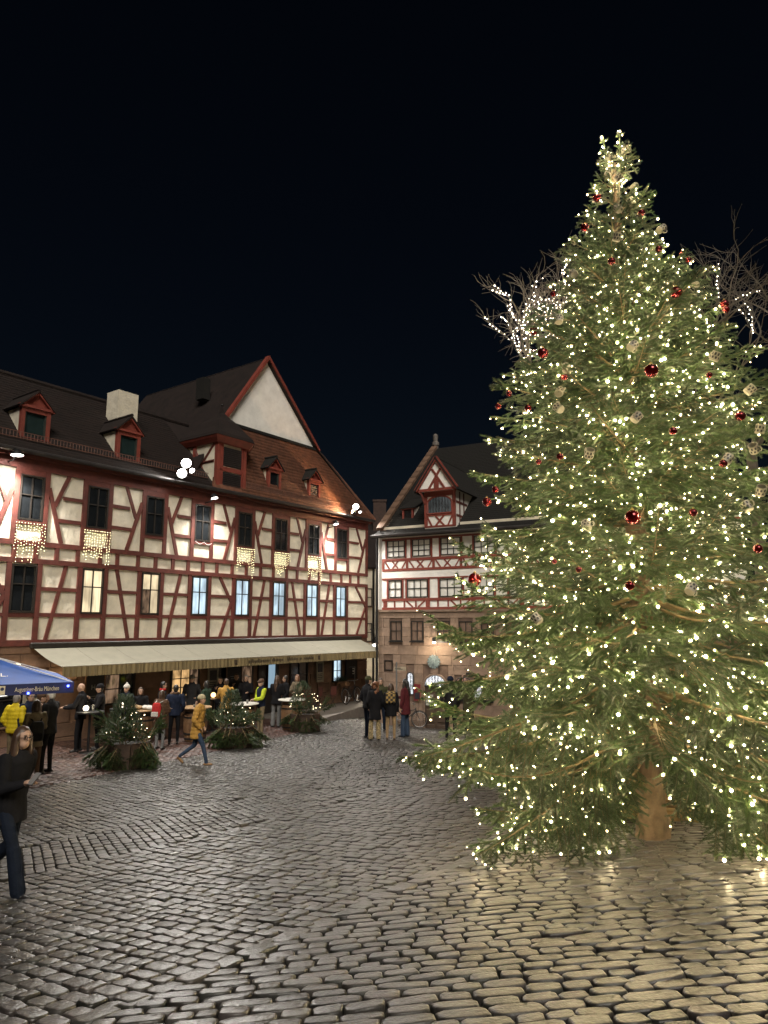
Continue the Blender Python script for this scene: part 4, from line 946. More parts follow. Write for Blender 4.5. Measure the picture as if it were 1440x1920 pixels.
def fir_branch(L, seed, sag=.10, lift=.05, dens=560):
    g = random.Random(seed); shoots = []; wood = []; sites = []
    f = lambda s: Vector((s * L * .985, .03 * L * math.sin(s * 2.2 + seed), (-sag * L * s * s * 1.2 + lift * L * s ** 4 * 1.6) if lift < .2 else L * (-.40 * s + .42 * s ** 2.5)))
    n = max(5, int(L / .12)); pts = [f(i / n) for i in range(n + 1)]; wood.append(([tuple(p) for p in pts], .006 + .009 * L, .003))
    s0 = .16 if L > 1 else .08
    s = s0; side = 1; step = .050 / L
    for i in range(n):
        if i / n > .45: shoots.append((tuple(pts[i]), tuple(pts[i + 1])))
    while s < .985:
        p = f(s); t = (f(min(1, s + .02)) - f(s - .02)).normalized(); lat = Vector((-t.y, t.x, 0)).normalized() * side
        l2 = min(.62 * (1 - s) * L + .10, .26 + .24 * L) * g.uniform(.65, 1.12) * (min(1, (s - s0) * 4 + .45))
        d2 = (t * .72 + lat * g.uniform(.62, .95) + Vector((0, 0, g.uniform(-.42, .08)))).normalized()
        e = p + d2 * l2 + Vector((0, 0, -.16 * l2 * l2)); mid = (p + e) / 2 + Vector((0, 0, .03 * l2))
        wood.append(([tuple(p), tuple(mid), tuple(e)], .004, .002)); shoots.append((tuple(p + (mid - p) * .15), tuple(mid))); shoots.append((tuple(mid), tuple(e)))
        sites.append(tuple(e)); sites.append(tuple(mid + Vector((0, 0, .02))))
        u = .22; sd2 = 1
        while u < .92 and l2 > .13:
            q = p + (e - p) * u; l3 = min(.20, .52 * (1 - u) * l2 + .05) * g.uniform(.7, 1.15); lat2 = Vector((-d2.y, d2.x, 0)).normalized() * sd2
            d3 = (d2 * .75 + lat2 * .72 + Vector((0, 0, g.uniform(-.62, .10)))).normalized(); shoots.append((tuple(q), tuple(q + d3 * l3)))
            if g.random() < .3: sites.append(tuple(q + d3 * l3))
            u += .07 / l2; sd2 = -sd2
        s += step * g.uniform(.8, 1.2); side = -side
    sites.append(tuple(f(1.0)))
    return shoots_to_mesh('branch', shoots, wood, seed, dens), sites
PROTO = []
for L, ds in ((2.55, 430), (2.05, 460), (1.65, 480), (1.25, 500), (.9, 540), (.6, 600), (.36, 650)):
    for v in range(2): me, st = fir_branch(L, int(L * 100) + v * 7, sag=.08 + .06 * v, lift=.05 + .03 * v, dens=ds); PROTO.append((L, me, st, 0))
for L, ds in ((2.55, 430), (2.05, 460), (1.65, 480), (1.25, 500)):
    me, st = fir_branch(L, int(L * 100) + 31, lift=.3, dens=ds); PROTO.append((L, me, st, 1))
tree = empty('christmas_tree', (TX, TY, TZ), 0, 'tall lit fir christmas tree with red baubles and a burlap-wrapped trunk', 'christmas tree')
PR = [(0, 2.3), (.8, 2.55), (1.3, 2.5), (2.2, 2.3), (3.0, 1.98), (4.0, 1.80), (4.8, 1.68), (5.4, 1.38), (6.0, 1.06), (6.6, .72), (7.1, .43), (7.5, .24), (7.9, .10), (8.3, .04), (8.5, .03)]
def prof(h):
    for (a, ra), (b, rb) in zip(PR[:-1], PR[1:]):
        if a <= h <= b: return ra + (rb - ra) * (h - a) / (b - a)
    return 0.03
mb = MB(); mb.tube([(0, 0, .6), (.01, 0, 2), (0, .01, 4), (-.01, 0, 6), (0, 0, 7.4), (0.0, 0, 8.0)], [.15, .13, .10, .065, .035, .02], 10); mb.build('trunk', M_bark, tree, True)
# burlap wrapping with folds
rs = []
for k in range(13):
    z = -.02 + .68 * k / 12; r0 = .150 + .02 * math.sin(k * .7) + (.02 if k < 2 else 0)
    rs.append([((r0 + .020 * math.sin(3 * a + k * .62) + .011 * math.sin(7 * a - k * .8)) * math.cos(a), (r0 + .020 * math.sin(3 * a + k * .62) + .011 * math.sin(7 * a - k * .8)) * math.sin(a), z) for a in np.linspace(0, 2 * math.pi, 24, endpoint=False)])
MB().rings(rs).build('burlap_wrap', mat('burlap', (.165, .118, .075), .9, .4, 10, bump=.5, bscale=90), tree, 'all')
MB().tube([(.163 * math.cos(a), .163 * math.sin(a), .60 + .01 * math.sin(2 * a)) for a in np.linspace(0, 2 * math.pi, 20)], .014, 5).build('rope', mat('rope', (.25, .18, .09), .9), tree)
SITES = []
g = random.Random(11)
def place_branch(h0, az, L, elev, roll=0, straight=False):
    up = h0 < 3.4 and L > 1.1 and g.random() < .8 and not straight
    c = [i for i in range(len(PROTO)) if PROTO[i][3] == (1 if up else 0)]; best = min(c, key=lambda i: abs(PROTO[i][0] - L) + g.random() * .12)
    L0, me, st, _ = PROTO[best]; sc = L / L0
    o = link('branch', me, tree); o.location = (.04 * math.cos(az), .04 * math.sin(az), h0)
    m = Matrix.Rotation(az, 3, 'Z') @ Matrix.Rotation(-elev, 3, 'Y') @ Matrix.Rotation(roll, 3, 'X'); o.rotation_euler = m.to_euler(); o.scale = (sc, sc, sc)
    base = Vector((TX, TY, TZ)) + Vector(o.location)
    for s in st: SITES.append((base + m @ (Vector(s) * sc), L, Vector(s).length / L0))
    return o
def to_cam_az():
    return math.atan2(-TY, -TX)
CA = to_cam_az()
def adiff(a, b): return abs((a - b + math.pi) % (2 * math.pi) - math.pi)
h = 1.02; a0 = .3
while h < 8.15:
    big = h < 2.2
    n = 8 if h < 6 else 7 if h < 7.3 else 5
    for k in range(n):
        az = a0 + 2 * math.pi * k / n + g.gauss(0, .12); hh = h + g.uniform(-.09, .09)
        # elevation of the limb: drooping low, rising high
        el = -.30 + .40 * smooth(.8, 3.5, hh) + .34 * smooth(3.5, 7.0, hh) + .45 * smooth(6.6, 8.2, hh) + g.gauss(0, .07)
        # find length so that the tip meets the outline
        L = .3
        for it in range(30):
            r_, z_ = L * math.cos(el), hh + L * math.sin(el)
            if r_ >= prof(max(0.15, z_)) * 1.02: break
            L += .09
        if hh < 2.9 and -2.0 < ((az - CA + math.pi) % (2 * math.pi) - math.pi) < -.95: L *= .74
        L *= g.uniform(.86, 1.07) if hh < 6 else g.uniform(.62, 1.12)
        if h < 1.30 and adiff(az, CA + .08) < .40: continue        # the gap that shows the wrapped trunk
        if h < 1.15 and adiff(az, CA + .08) < .58: continue
        front = h < 2.2 and adiff(az, CA + .08) < .6
        if front: el = max(el, -.04); L *= .85
        place_branch(hh, az, L, el, g.gauss(0, .18), front)
        if .9 < hh < 6.6 and g.random() < .85:   # shorter inner branch between the whorls
            az2 = az + math.pi / n; h2 = hh + g.uniform(.1, .22)
            if not (h2 < 1.4 and adiff(az2, CA + .08) < .42): place_branch(h2, az2, L * g.uniform(.5, .8), el + .1, g.gauss(0, .25), h2 < 2.2)
    a0 += 1.1; h += .31 if h < 3 else .30 if h < 6 else .25
# low limbs that sweep out to the left and down to the paving (as seen on the square)
for (h0, ad, L, el) in ((1.15, -1.28, 2.75, -.08), (1.55, -1.45, 2.60, -.02), (2.4, -1.40, 2.5, .0), (3.2, -1.3, 2.1, .02), (1.0, -1.0, 2.1, -.30), (.95, -.72, 1.75, -.40), (1.0, .75, 1.8, -.38), (1.05, 1.2, 2.3, -.25), (.9, -1.15, 1.9, -.34), (.9, -.85, 1.6, -.38), (.9, -.72, 1.3, -.30), (.95, .95, 1.7, -.34), (1.2, -.9, 2.0, -.22), (1.25, .72, 1.7, -.2), (2.3, -1.1, 2.3, -.02)):
    place_branch(h0, CA + ad, L, el, g.gauss(0, .1))
# leader shoots
for (x, y, hb_, ht) in ((0.10, 0, 7.5, 8.45), (-.11, .03, 7.5, 8.38), (-.03, .06, 7.4, 8.1), (.05, -.1, 7.4, 8.0)):
    st = []; p = Vector((x * .3, y * .3, hb_)); q = Vector((x, y, ht)); sh = [(tuple(p), tuple((p + q) / 2)), (tuple((p + q) / 2), tuple(q))]
    for k in range(5):
        r_ = p + (q - p) * (.25 + .17 * k)
        for a in (0, 2.1, 4.2): e = r_ + Vector((math.cos(a + k), math.sin(a + k), .55)) * (.10 - .012 * k); sh.append((tuple(r_), tuple(e)))
        SITES.append((Vector((TX, TY, TZ)) + r_ + Vector((.02, -.03, 0)), .2, 1)); SITES.append((Vector((TX, TY, TZ)) + r_ + Vector((-.03, -.03, .05)), .2, 1))
    SITES.append((Vector((TX, TY, TZ)) + q, .2, 1))
    link('leader_shoot', shoots_to_mesh('leader_shoot', sh, [([tuple(p), tuple(q)], .012, .004)], int(ht * 100), 800), tree)
# fairy lights
M_bulb = emis('warm_bulb', (1.0, .78, .44), 165.0)
g = random.Random(21)
cand = [s for s in SITES if s[0].z > gz(s[0].x, s[0].y) + .06 and (s[2] > .33 or g.random() < .3)]
g.shuffle(cand)
NB = 4200; chosen = []; cell = {}
for s in cand:
    p = s[0] + Vector((g.uniform(-.02, .02), g.uniform(-.02, .02), g.uniform(-.03, .01)))
    k = (round(p.x / .07), round(p.y / .07), round(p.z / .07))
    if k in cell: continue
    cell[k] = 1; chosen.append(p)
    if len(chosen) >= NB: break
tops = [s[0] for s in SITES if s[1] == .2]
chosen += tops
lights = empty('string_lights', (TX, TY, TZ), 0, 'hundreds of warm white fairy lights strung over the big fir', 'string lights')
chosen.sort(key=lambda p: p.y + .15 * abs(p.x - TX))
infr = [p for p in chosen if abs(p.x) < .55 * p.y and p.z > gz(p.x, p.y)]
singles = infr[:300]; ss = set(id(p) for p in singles); rest = [p for p in chosen if id(p) not in ss]
org = Vector((TX, TY, TZ))
bm_ = bulb_mesh('light_bulb', [(0, 0, 0)], .0108, M_bulb)
for p in singles:
    o = link('light_bulb', bm_, lights, p - org); k = g.choice((.5, .6, .7, .85, 1.1, 1.5)); o.scale = (k, k, k)
o = link('light_bulbs', bulb_mesh('light_bulbs', [p - org for p in rest], [.0108 * g.choice((.4, .5, .6, .7, .9, 1.25)) for _ in rest], M_bulb), lights); o['kind'] = 'stuff'
# ornaments hung on the outer branches
def on_tree(px, py, out=.03):
    for k in range(300):
        Y = 4.6 + k * .012; p = rayto(px, py, Y); r_ = math.hypot(p.x - TX, p.y - TY); hh = p.z - TZ
        if r_ < prof(max(.1, hh)) * .93 + out: return p
    if abs(px - 1180) > 12: return on_tree(px + (8 if px < 1180 else -8), py, out)
    return rayto(px, py, TY)
M_red = mat('red_glass', (.13, .002, .003), .10, .2, 4, metal=.75, coat=.6)
M_gold = mat('gold_cap', (.5, .36, .12), .3, .2, 5, metal=.9)
bau = [(1120,371,9),(1203,399,7),(1089,427,9),(1235,467,7),(1296,475,7),(1147,490,8),(1323,487,6),(1268,548,12),(1358,570,9),(1385,580,7),(1021,551,6),(937,620,9),(1018,662,11),(1221,695,14),(1058,707,7),(990,765,7),(902,762,6),(955,738,6),(1262,808,8),(1388,780,10),(1050,856,7),(1010,866,6),(1356,869,8),(929,918,7),(913,941,9),(1186,970,15),(1300,961,8),(1421,1029,9),(918,1058,6),(1085,1068,6),(1040,1053,5),(890,1087,13),(1181,1098,9),(1330,703,6)]
bau.sort(key=lambda b: b[1])
ordn = ['first', 'second', 'third', 'fourth', 'fifth', 'sixth', 'seventh', 'eighth', 'ninth', 'tenth', 'eleventh', 'twelfth', 'thirteenth', 'fourteenth', 'fifteenth', 'sixteenth', 'seventeenth', 'eighteenth', 'nineteenth', 'twentieth'] + ['twenty-' + w for w in ('first', 'second', 'third', 'fourth', 'fifth', 'sixth', 'seventh', 'eighth', 'ninth')] + ['thirtieth', 'thirty-first', 'thirty-second', 'thirty-third', 'thirty-fourth']
bme = MB().sphere((0, 0, 0), 1, 20, 14).mesh('bauble', M_red, 'all'); cme = MB().lathe([(.22, .93), (.22, 1.12), (.08, 1.16), (.05, 1.3)], 10).mesh('cap', M_gold, True)
for i, (px, py, rp) in enumerate(bau):
    p = on_tree(px, py); r_ = rp * p.y * .985 / FPX
    size = 'large' if rp > 10 else 'small' if rp < 7 else 'mid-sized'
    o = link('bauble', bme, None, p); o.scale = (r_, r_, r_); link('cap', cme, o)
    tag(o, '%s shiny dark red bauble on the fir, %s red bauble counted from the top' % (size, ordn[i]), 'bauble', 'red baubles on the fir')
mugs = [(1143,295),(1164,283),(1180,281),(1157,333),(1123,327),(1198,347),(1190,379),(1167,389),(1158,447),(1060,451),(1287,427),(1080,510),(1309,530),(1050,600),(1185,648),(1343,672),(1192,785),(1107,855),(1105,990),(1430,810),(1422,845),(1432,925),(1412,955),(1298,1110),(1015,1167),(1065,690),(1050,735),(1055,765),(1405,733),(1365,865)]
mugs.sort(key=lambda b: b[1])
M_mug = mat('mug_ceramic', (.30, .28, .22), .35, .2, 10)
mm = MB(); mm.lathe([(.004, 0), (.040, 0), (.043, .01), (.044, .09), (.039, .09), (.037, .012), (.004, .010)], 16); mug_me = mm.mesh('mug', M_mug, True)
hd_me = MB().tube([(.042, 0, .075), (.066, 0, .072), (.072, 0, .045), (.062, 0, .02), (.042, 0, .018)], .006, 6).mesh('handle', M_mug, True)
_p = MB()
for k in range(9):
    for zz, hh_ in ((.02, .022), (.052, .026)):
        a = k * .698 + zz * 9; _p.add([(.0452 * math.cos(a + t), .0452 * math.sin(a + t), z_) for t, z_ in ((0, zz), (.38, zz), (.38, zz + hh_), (0, zz + hh_))], [(0, 1, 2, 3)])
pr_me = _p.mesh('print', mat('mug_print', (.03, .028, .025), .5))
for i, (px, py) in enumerate(mugs):
    p = on_tree(px, py); o = link('mug', mug_me, None, p - Vector((0, -.06, 0)), (g.uniform(-.9, .9), g.uniform(-.9, .9), g.uniform(0, 6))); link('handle', hd_me, o); link('print', pr_me, o)
    tag(o, 'white printed mug ornament hanging on the fir, %s mug counted from the top' % ordn[i], 'mug', 'mug ornaments on the fir')
# timber base behind the trunk
M_plank = mat('pale_plank', (.36, .24, .12), .7, .3, 4, bump=.2, stretch=(1, 6, 1))
base = empty('timber_base', (TX + .75, TY + 1.0, gz(TX + .75, TY + 1.0)), R(-14), 'low stack of pale planks and beams on the paving behind the fir trunk', 'planks')
for k, (y, z, w) in enumerate(((0, .06, .16), (.28, .06, .16), (.56, .06, .16))): MB().bevbox(-.75, .75, -w / 2, w / 2, -.06, .06, .008).build('beam', M_plank, base, loc=(.03 * k, y, z + .02))
for k in range(5): MB().bevbox(-.07, .07, -.45, .45, -.02, .02, .005).build('plank', M_plank, base, loc=(-.6 + .3 * k, .25, .17), rot=(0, 0, g.gauss(0, .05)))
MB().bevbox(-.6, .6, -.07, .07, -.05, .05, .006).build('plank', M_plank, base, loc=(.05, .3, .25), rot=(0, 0, R(16)))

# ------------------------------------------------------------------ bare trees with fairy lights
M_twigb = mat('bare_bark', (.085, .072, .058), .85, .35, 8, bump=.4)
def bare_tree(base, lean, height, seed, label, lights_lab, lit_frac, splay=1.0, first=.35, arm=.16):
    g = random.Random(seed); wood = MB(); twigs = MB(); pts = []
    def grow(p, d, L, r, lev):
        n = 4 if lev < 3 else 3; q = [p]
        for k in range(n):
            d = (d + Vector((g.gauss(0, .2), g.gauss(0, .2), g.gauss(.06 if lev < 3 else -.02, .15)))).normalized(); q.append(q[-1] + d * L / n)
        (wood if lev < 2 else twigs).tube(q, [r * (1 - .45 * k / n) for k in range(n + 1)], 7 if lev < 2 else 4 if lev < 4 else 3, cap=False)
        if lit_frac and lev in (2, 3, 4) and g.random() < lit_frac * (1.0 if lev < 4 else .45):
            for k in range(n):
                m_ = max(1, int(L / n / .075))
                for j in range(m_): pts.append(q[k] + (q[k + 1] - q[k]) * (j / m_) + Vector((g.gauss(0, .012), g.gauss(0, .012), g.gauss(0, .012))))
        if lev >= 5: return
        nb = g.choice((4, 5)) if lev in (1, 2) else g.choice((3, 4))
        for k in range(nb):
            t = .45 + .55 * (k + 1) / nb; i = min(n - 1, int(t * n)); s_ = q[i] + (q[i + 1] - q[i]) * (t * n - i)
            ax = Vector((g.gauss(0, 1), g.gauss(0, 1), g.gauss(0, .6))).normalized(); a = g.uniform(.35, .95) * splay
            d2 = (Quaternion(ax, a) @ d).normalized()
            grow(s_, d2, L * g.uniform(.58, .78), r * .55, lev + 1)
    e = empty('bare_tree', base, 0, label, 'tree')
    top = Vector((lean[0], lean[1], height * first)); wood.tube([(0, 0, -.1), top * .3, top * .7, top], [.17, .14, .12, .10], 9, cap=False)
    for k in range(4):
        a = k * 1.57 + g.uniform(-.4, .4); grow(top, Vector((math.cos(a) * .75, math.sin(a) * .75, .85)).normalized(), height * arm, .06, 1)
    wood.build('trunk', M_twigb, e, True); o = twigs.build('twigs', M_twigb, e); o['kind'] = 'stuff'
    if pts:
        l_ = empty('string_lights', base, 0, lights_lab, 'string lights'); pts = [p for p in pts]
        o = link('light_bulbs', bulb_mesh('light_bulbs', pts, .0095, emis('cool_bulb', (1.0, .86, .66), 40)), l_); o['kind'] = 'stuff'
    return len(pts)
nb1 = bare_tree((4.2, 13.0, gz(4.2, 13)), (-.65, 0, 0), 10.35, 5, 'bare twiggy tree wound with fairy lights, left of the fir', 'dense white fairy lights wound round the bare tree left of the fir', .60, first=.66, arm=.128)
nb2 = bare_tree((7.4, 13.6, gz(7.4, 13.6)), (0, 0, 0), 11.2, 12, 'bare twiggy tree rising behind the fir at the right edge of the photo', 'white fairy lights on the lower limbs of the bare tree behind the fir', .14, first=.55, arm=.19)
print('BULBS', len(chosen), nb1, nb2, 'sites', len(SITES))
# ------------------------------------------------------------------ people
def ground_at(px, py):
    lo, hi = 1.0, 70.0
    for _ in range(50):
        m = (lo + hi) / 2; p = rayto(px, py, m)
        if p.z > gz(p.x, p.y): lo = m
        else: hi = m
    p = rayto(px, py, lo); u, v = to_local(p.x, p.y)
    return Vector((p.x, p.y, gz(p.x, p.y) + (.03 if on_terrace(p.x, p.y) else .012)))
M_skin = mat('skin', (.42, .265, .19), .55, .1, 6)
M_eye = mat('eye_dark', (.02, .015, .012), .3)
M_lip = mat('lip', (.40, .19, .15), .6)
def cloth(name, c, rough=.85, var=.25): return mat('cloth_' + name, c, rough, var, 9, bump=.25, bscale=30, spec=.12)
CL = dict(black=cloth('black', (.010, .010, .012)), navy=cloth('navy', (.012, .017, .035)), char=cloth('charcoal', (.022, .022, .024)), jeans=cloth('jeans', (.035, .055, .095)), djeans=cloth('dark_jeans', (.008, .012, .022)),
          yellow=cloth('yellow', (.55, .42, .02), .5), ochre=cloth('ochre', (.42, .24, .06), .5), khaki=cloth('khaki', (.20, .16, .10)), beige=cloth('beige', (.16, .13, .09)), grey=cloth('grey', (.16, .165, .17)), olive=cloth('olive', (.05, .05, .025)),
          brown=cloth('brown', (.085, .05, .032), .6), maroon=cloth('maroon', (.085, .018, .022)), tan=cloth('tan', (.30, .21, .12)), cream=cloth('cream', (.42, .36, .24)), lime=cloth('lime', (.42, .50, .03), .5), green=cloth('green', (.03, .05, .035)), white=cloth('white', (.5, .48, .45)), red=cloth('red', (.4, .03, .03)))
SHOE = dict(black=mat('shoe_black', (.012, .011, .011), .4), tan=mat('shoe_tan', (.22, .12, .05), .6), brown=mat('shoe_brown', (.06, .035, .02), .5))
HAIR = dict(black=mat('hair_black', (.012, .010, .009), .45, .4, 30), brown=mat('hair_brown', (.055, .030, .018), .45, .4, 30), red=mat('hair_red', (.16, .065, .03), .5, .4, 30), white=mat('hair_white', (.55, .54, .52), .6, .25, 30), grey=mat('hair_grey', (.22, .20, .18), .6, .3, 30))
def plaid():
    m = bpy.data.materials.new('plaid'); m.use_nodes = True; n = m.node_tree.nodes; l = m.node_tree.links
    tc = n.new('ShaderNodeTexCoord'); ck = n.new('ShaderNodeTexChecker'); ck.inputs['Scale'].default_value = 14; ck.inputs[1].default_value = (.30, .20, .07, 1); ck.inputs[2].default_value = (.03, .025, .02, 1)
    l.new(tc.outputs['Object'], ck.inputs['Vector']); l.new(ck.outputs[0], n['Principled BSDF'].inputs['Base Color']); n['Principled BSDF'].inputs['Roughness'].default_value = .9; return m
M_plaid = plaid()
class Blob:
    """tapered limbs and ellipsoids, fused into one surface by a voxel remesh"""
    def __init__(s): s.mb = MB(); s.pr = []
    def limb(s, p0, p1, r0, r1, mi=0):
        p0, p1 = Vector(p0), Vector(p1); d = p1 - p0; n = d.normalized() if d.length > 1e-6 else Vector((0, 0, 1))
        s.mb.tube([p0 - n * r0 * .95, p0 - n * r0 * .7, p0, p0 + d * .5, p1, p1 + n * r1 * .7, p1 + n * r1 * .95], [r0 * .3, r0 * .72, r0, (r0 + r1) / 2, r1, r1 * .72, r1 * .3], 10); s.pr.append((p0, p1, r0, r1, mi)); return s
    def ell(s, c, rx, ry, rz, mi=0):
        s.mb.sphere(c, 1, 14, 10, 0, (rx, ry, rz)); s.pr.append((Vector(c) - Vector((0, 0, rz * .4)), Vector(c) + Vector((0, 0, rz * .4)), min(rx, ry), min(rx, ry), mi)); return s
    def trunk(s, rings, mi=0):
        """rings: (x,y,z,rx,ry)"""
        rs = [[(x + rx * math.cos(a), y + ry * math.sin(a), z) for a in np.linspace(0, 2 * math.pi, 16, endpoint=False)] for x, y, z, rx, ry in rings]
        s.mb.rings(rs)
        for a, b in zip(rings[:-1], rings[1:]): s.pr.append((Vector(a[:3]), Vector(b[:3]), (a[3] + a[4]) / 2, (b[3] + b[4]) / 2, mi))
        return s
    def mesh(s, name, mats, vox=.018, disp=None, it=3):
        me = s.mb.mesh(name, mats[0]); o = bpy.data.objects.new('tmp', me); COL.objects.link(o)
        m = o.modifiers.new('r', 'REMESH'); m.mode = 'VOXEL'; m.voxel_size = vox
        sm = o.modifiers.new('s', 'SMOOTH'); sm.factor = .5; sm.iterations = it
        dg = bpy.context.evaluated_depsgraph_get(); out = bpy.data.meshes.new_from_object(o.evaluated_get(dg)); bpy.data.objects.remove(o); bpy.data.meshes.remove(me)
        out.name = name; out.materials.clear()
        for q in mats: out.materials.append(q)
        nf = len(out.polygons); out.polygons.foreach_set('use_smooth', np.ones(nf, bool))
        if len(mats) > 1:
            C = np.zeros(nf * 3, np.float32); out.polygons.foreach_get('center', C); C = C.reshape(-1, 3); best = np.full(nf, 1e9); idx = np.zeros(nf, np.int32)
            for p0, p1, r0, r1, mi in s.pr:
                a = np.array(p0); d = np.array(p1) - a; L2 = max(1e-9, d @ d); t = np.clip(((C - a) @ d) / L2, 0, 1); dist = np.linalg.norm(C - a - t[:, None] * d, axis=1) - (r0 + (r1 - r0) * t)
                m_ = dist < best; best[m_] = dist[m_]; idx[m_] = mi
            out.polygons.foreach_set('material_index', idx)
        if disp:
            n = len(out.vertices); co = np.zeros(n * 3, np.float32); out.vertices.foreach_get('co', co); co = co.reshape(-1, 3); nr = np.zeros(n * 3, np.float32); out.vertices.foreach_get('normal', nr); nr = nr.reshape(-1, 3)
            co += nr * disp(co)[:, None]; out.vertices.foreach_set('co', co.ravel())
        out.update(); return out
HANDS = {}
ARM = dict(down=((.14, .02, -1), (.02, .20, -1)), pocket=((.26, -.28, -1), (-.28, .55, -.8)), hip=((.78, -.2, -.75), (-.75, .3, -.45)), hold=((.14, .28, -1), (-.38, .95, .12)), drink=((.18, .45, -.9), (-.38, .50, .75)),
           table=((.2, .45, -.9), (-.18, .95, -.05)), up=((.45, .50, .62), (-.42, .28, .85)), fwd=((.10, .42, -1), (0, .75, -.75)), bwd=((.12, -.42, -1), (0, -.1, -1)), phone=((.12, .12, -1), (-.25, .95, .25)))
PUFF = lambda co: .010 * np.abs(np.sin(co[:, 2] * 33)) - .004
WRINK = lambda co: .006 * np.sin(co[:, 2] * 26 + 3 * np.sin(co[:, 0] * 14)) * np.sin(co[:, 1] * 13 + 1)
def person(pos, face, H=1.72, top='black', legs='djeans', shoe='black', hair='brown', style='short', arms=('down', 'down'), stance='stand', hem=.80, coat='plain', label='', hat=None, scarf=None, glasses=False, head_turn=0.0, fem=False, vox=.02, flare=0.0, collar=True, sleeve=None, skirt=None, group=None, extra=None):
    s_ = H / 1.72; B = Blob(); sh = .165 if fem else .19; hp = .085
    lean = .06 if stance == 'walk' else 0.0
    hipz = .90 if stance != 'sit' else .52
    off = hipz - .90
    P = lambda x, y, z: Vector((x, y + lean * max(0, (z - .9)) * 2.0, z + (off if z >= .9 else 0)))
    # legs
    if stance == 'walk': L_ = [((hp, 0, .9), (hp + .01, .20, .50), (hp, .30, .09)), ((-hp, 0, .9), (-hp, -.06, .48), (-hp, -.42, .22))]
    elif stance == 'sit': L_ = [((hp, 0, .54), (hp + .03, .42, .54), (hp + .02, .40, .09)), ((-hp, 0, .54), (-hp - .03, .42, .54), (-hp - .02, .36, .09))]
    else: L_ = [((hp, 0, .9), (hp + .02, .02, .49), (hp + .02, .0, .09)), ((-hp, 0, .9), (-hp - .03, .04, .49), (-hp - .04, .03, .09))]
    wide = 1.25 if flare else 1.0
    for i, (h_, k_, a_) in enumerate(L_):
        B.limb(h_, k_, .088, .062, 1); B.limb(k_, a_, .058 * wide, .045 * (1.75 if flare else 1.0), 1)
        a_ = Vector(a_); toe = Vector((0, 1, -.02)) if not (stance == 'walk' and i == 1) else Vector((0, .55, -.85))
        B.limb(a_ + Vector((0, -.045, -.045)), a_ + toe.normalized() * .13 + Vector((0, 0, -.05)), .040, .036, 2)
    # trunk
    B.trunk([(0, 0, hipz - .06, .10, .075)] + [(0, P(0, 0, z).y, z + off, rx, ry) for z, rx, ry in ((.92, .152, .108), (1.02, .135, .10), (1.12, .13, .10), (1.25, sh * .86, .115), (1.36, sh * .96, .112), (1.42, sh * .80, .09), (1.47, .075, .07))], 3)
    ny = P(0, 0, 1.5).y
    B.limb((0, ny - .005, 1.45 + off), (0, ny + .015, 1.55 + off), .052, .05, 0)
    hc = Vector((0, ny + .03, 1.615 + off))
    Rh = Matrix.Rotation(head_turn, 3, 'Z'); hv = lambda x, y, z: hc + Rh @ Vector((x, y, z))
    hb_ = Blob()
    B.ell(hv(0, -.005, .015), .076, .092, .105, 0); B.ell(hv(0, .030, -.055), .055, .058, .058, 0); B.limb(hv(0, .088, .01), hv(0, .104, -.020), .008, .011, 0)
    for e in (-1, 1): B.ell(hv(e * .077, -.005, -.005), .012, .02, .03, 0)
    # arms and hands
    hands = []
    for e, a in ((1, arms[0]), (-1, arms[1])):
        u, f = ARM[a]; u = Vector((u[0] * e, u[1], u[2])).normalized(); f = Vector((f[0] * e, f[1], f[2])).normalized()
        s0 = P(e * sh, 0, 1.40); el = s0 + u * .285; wr = el + f * .25
        B.limb(s0, el, .056, .043, 3); B.limb(el, wr, .043, .030, 3); B.limb(wr, wr + f * .055, .028, .033, 0); hands.append((wr, f, e))
    mats = [M_skin, CL[legs] if legs in CL else legs, SHOE[shoe], CL[top] if top in CL else top]
    me = B.mesh('person', mats, vox)
    # fingers, eyes, mouth joined to the body mesh
    fm = MB(); ex = []
    for wr, f, e in hands:
        side = f.cross(Vector((0, 0, 1))); side = side.normalized() if side.length > .1 else Vector((1, 0, 0)); nm = side.cross(f)
        for k, (o_, l_) in enumerate(((-.024, .062), (-.008, .074), (.008, .070), (.023, .054))):
            b_ = wr + f * .075 + side * o_; c1 = b_ + f * l_ * .55 - nm * .006; c2 = c1 + (f * .6 - nm * .75) * l_ * .5; fm.tube([b_, c1, c2], [.0085, .008, .0065], 5)
        b_ = wr + f * .03 + side * .03 * (1 if e > 0 else -1); fm.tube([b_, b_ + (f + side * .8 * (1 if e > 0 else -1)).normalized() * .035, b_ + f * .062 + side * .034 * (1 if e > 0 else -1)], [.010, .009, .007], 5)
    nh = len(fm.f)
    for e in (-1, 1): fm.sphere(hv(e * .030, .083, .012), .0105, 8, 6); fm.tube([hv(e * .016, .092, .033), hv(e * .045, .082, .034)], .0045, 4)
    ne = len(fm.f); fm.sphere(hv(0, .083, -.053), .017, 8, 6, 0, (1.1, .42, .3))
    m2 = fm.mesh('x', M_skin, 'all'); bm = bmesh.new(); bm.from_mesh(me); nb = len(bm.faces); bm.from_mesh(m2); bm.faces.ensure_lookup_table()
    for i, f_ in enumerate(list(bm.faces)[nb:]): f_.material_index = 0 if i < nh else 4 if i < ne else 5
    bm.to_mesh(me); bm.free(); me.materials.append(M_eye); me.materials.append(M_lip); bpy.data.meshes.remove(m2)
    root = link('person', me, None, pos); root.rotation_euler = (0, 0, math.atan2(face[1], face[0]) - math.pi / 2); root.scale = (s_, s_, s_); tag(root, label, 'person', group)
    HANDS[root.name] = [root.location + Matrix.Rotation(root.rotation_euler.z, 3, 'Z') @ ((wr + f * .1) * s_) for wr, f, e in hands]
    # coat
    C = Blob(); k = .020 if coat == 'plain' else .034
    z0 = hem if stance != 'sit' else hipz - .02
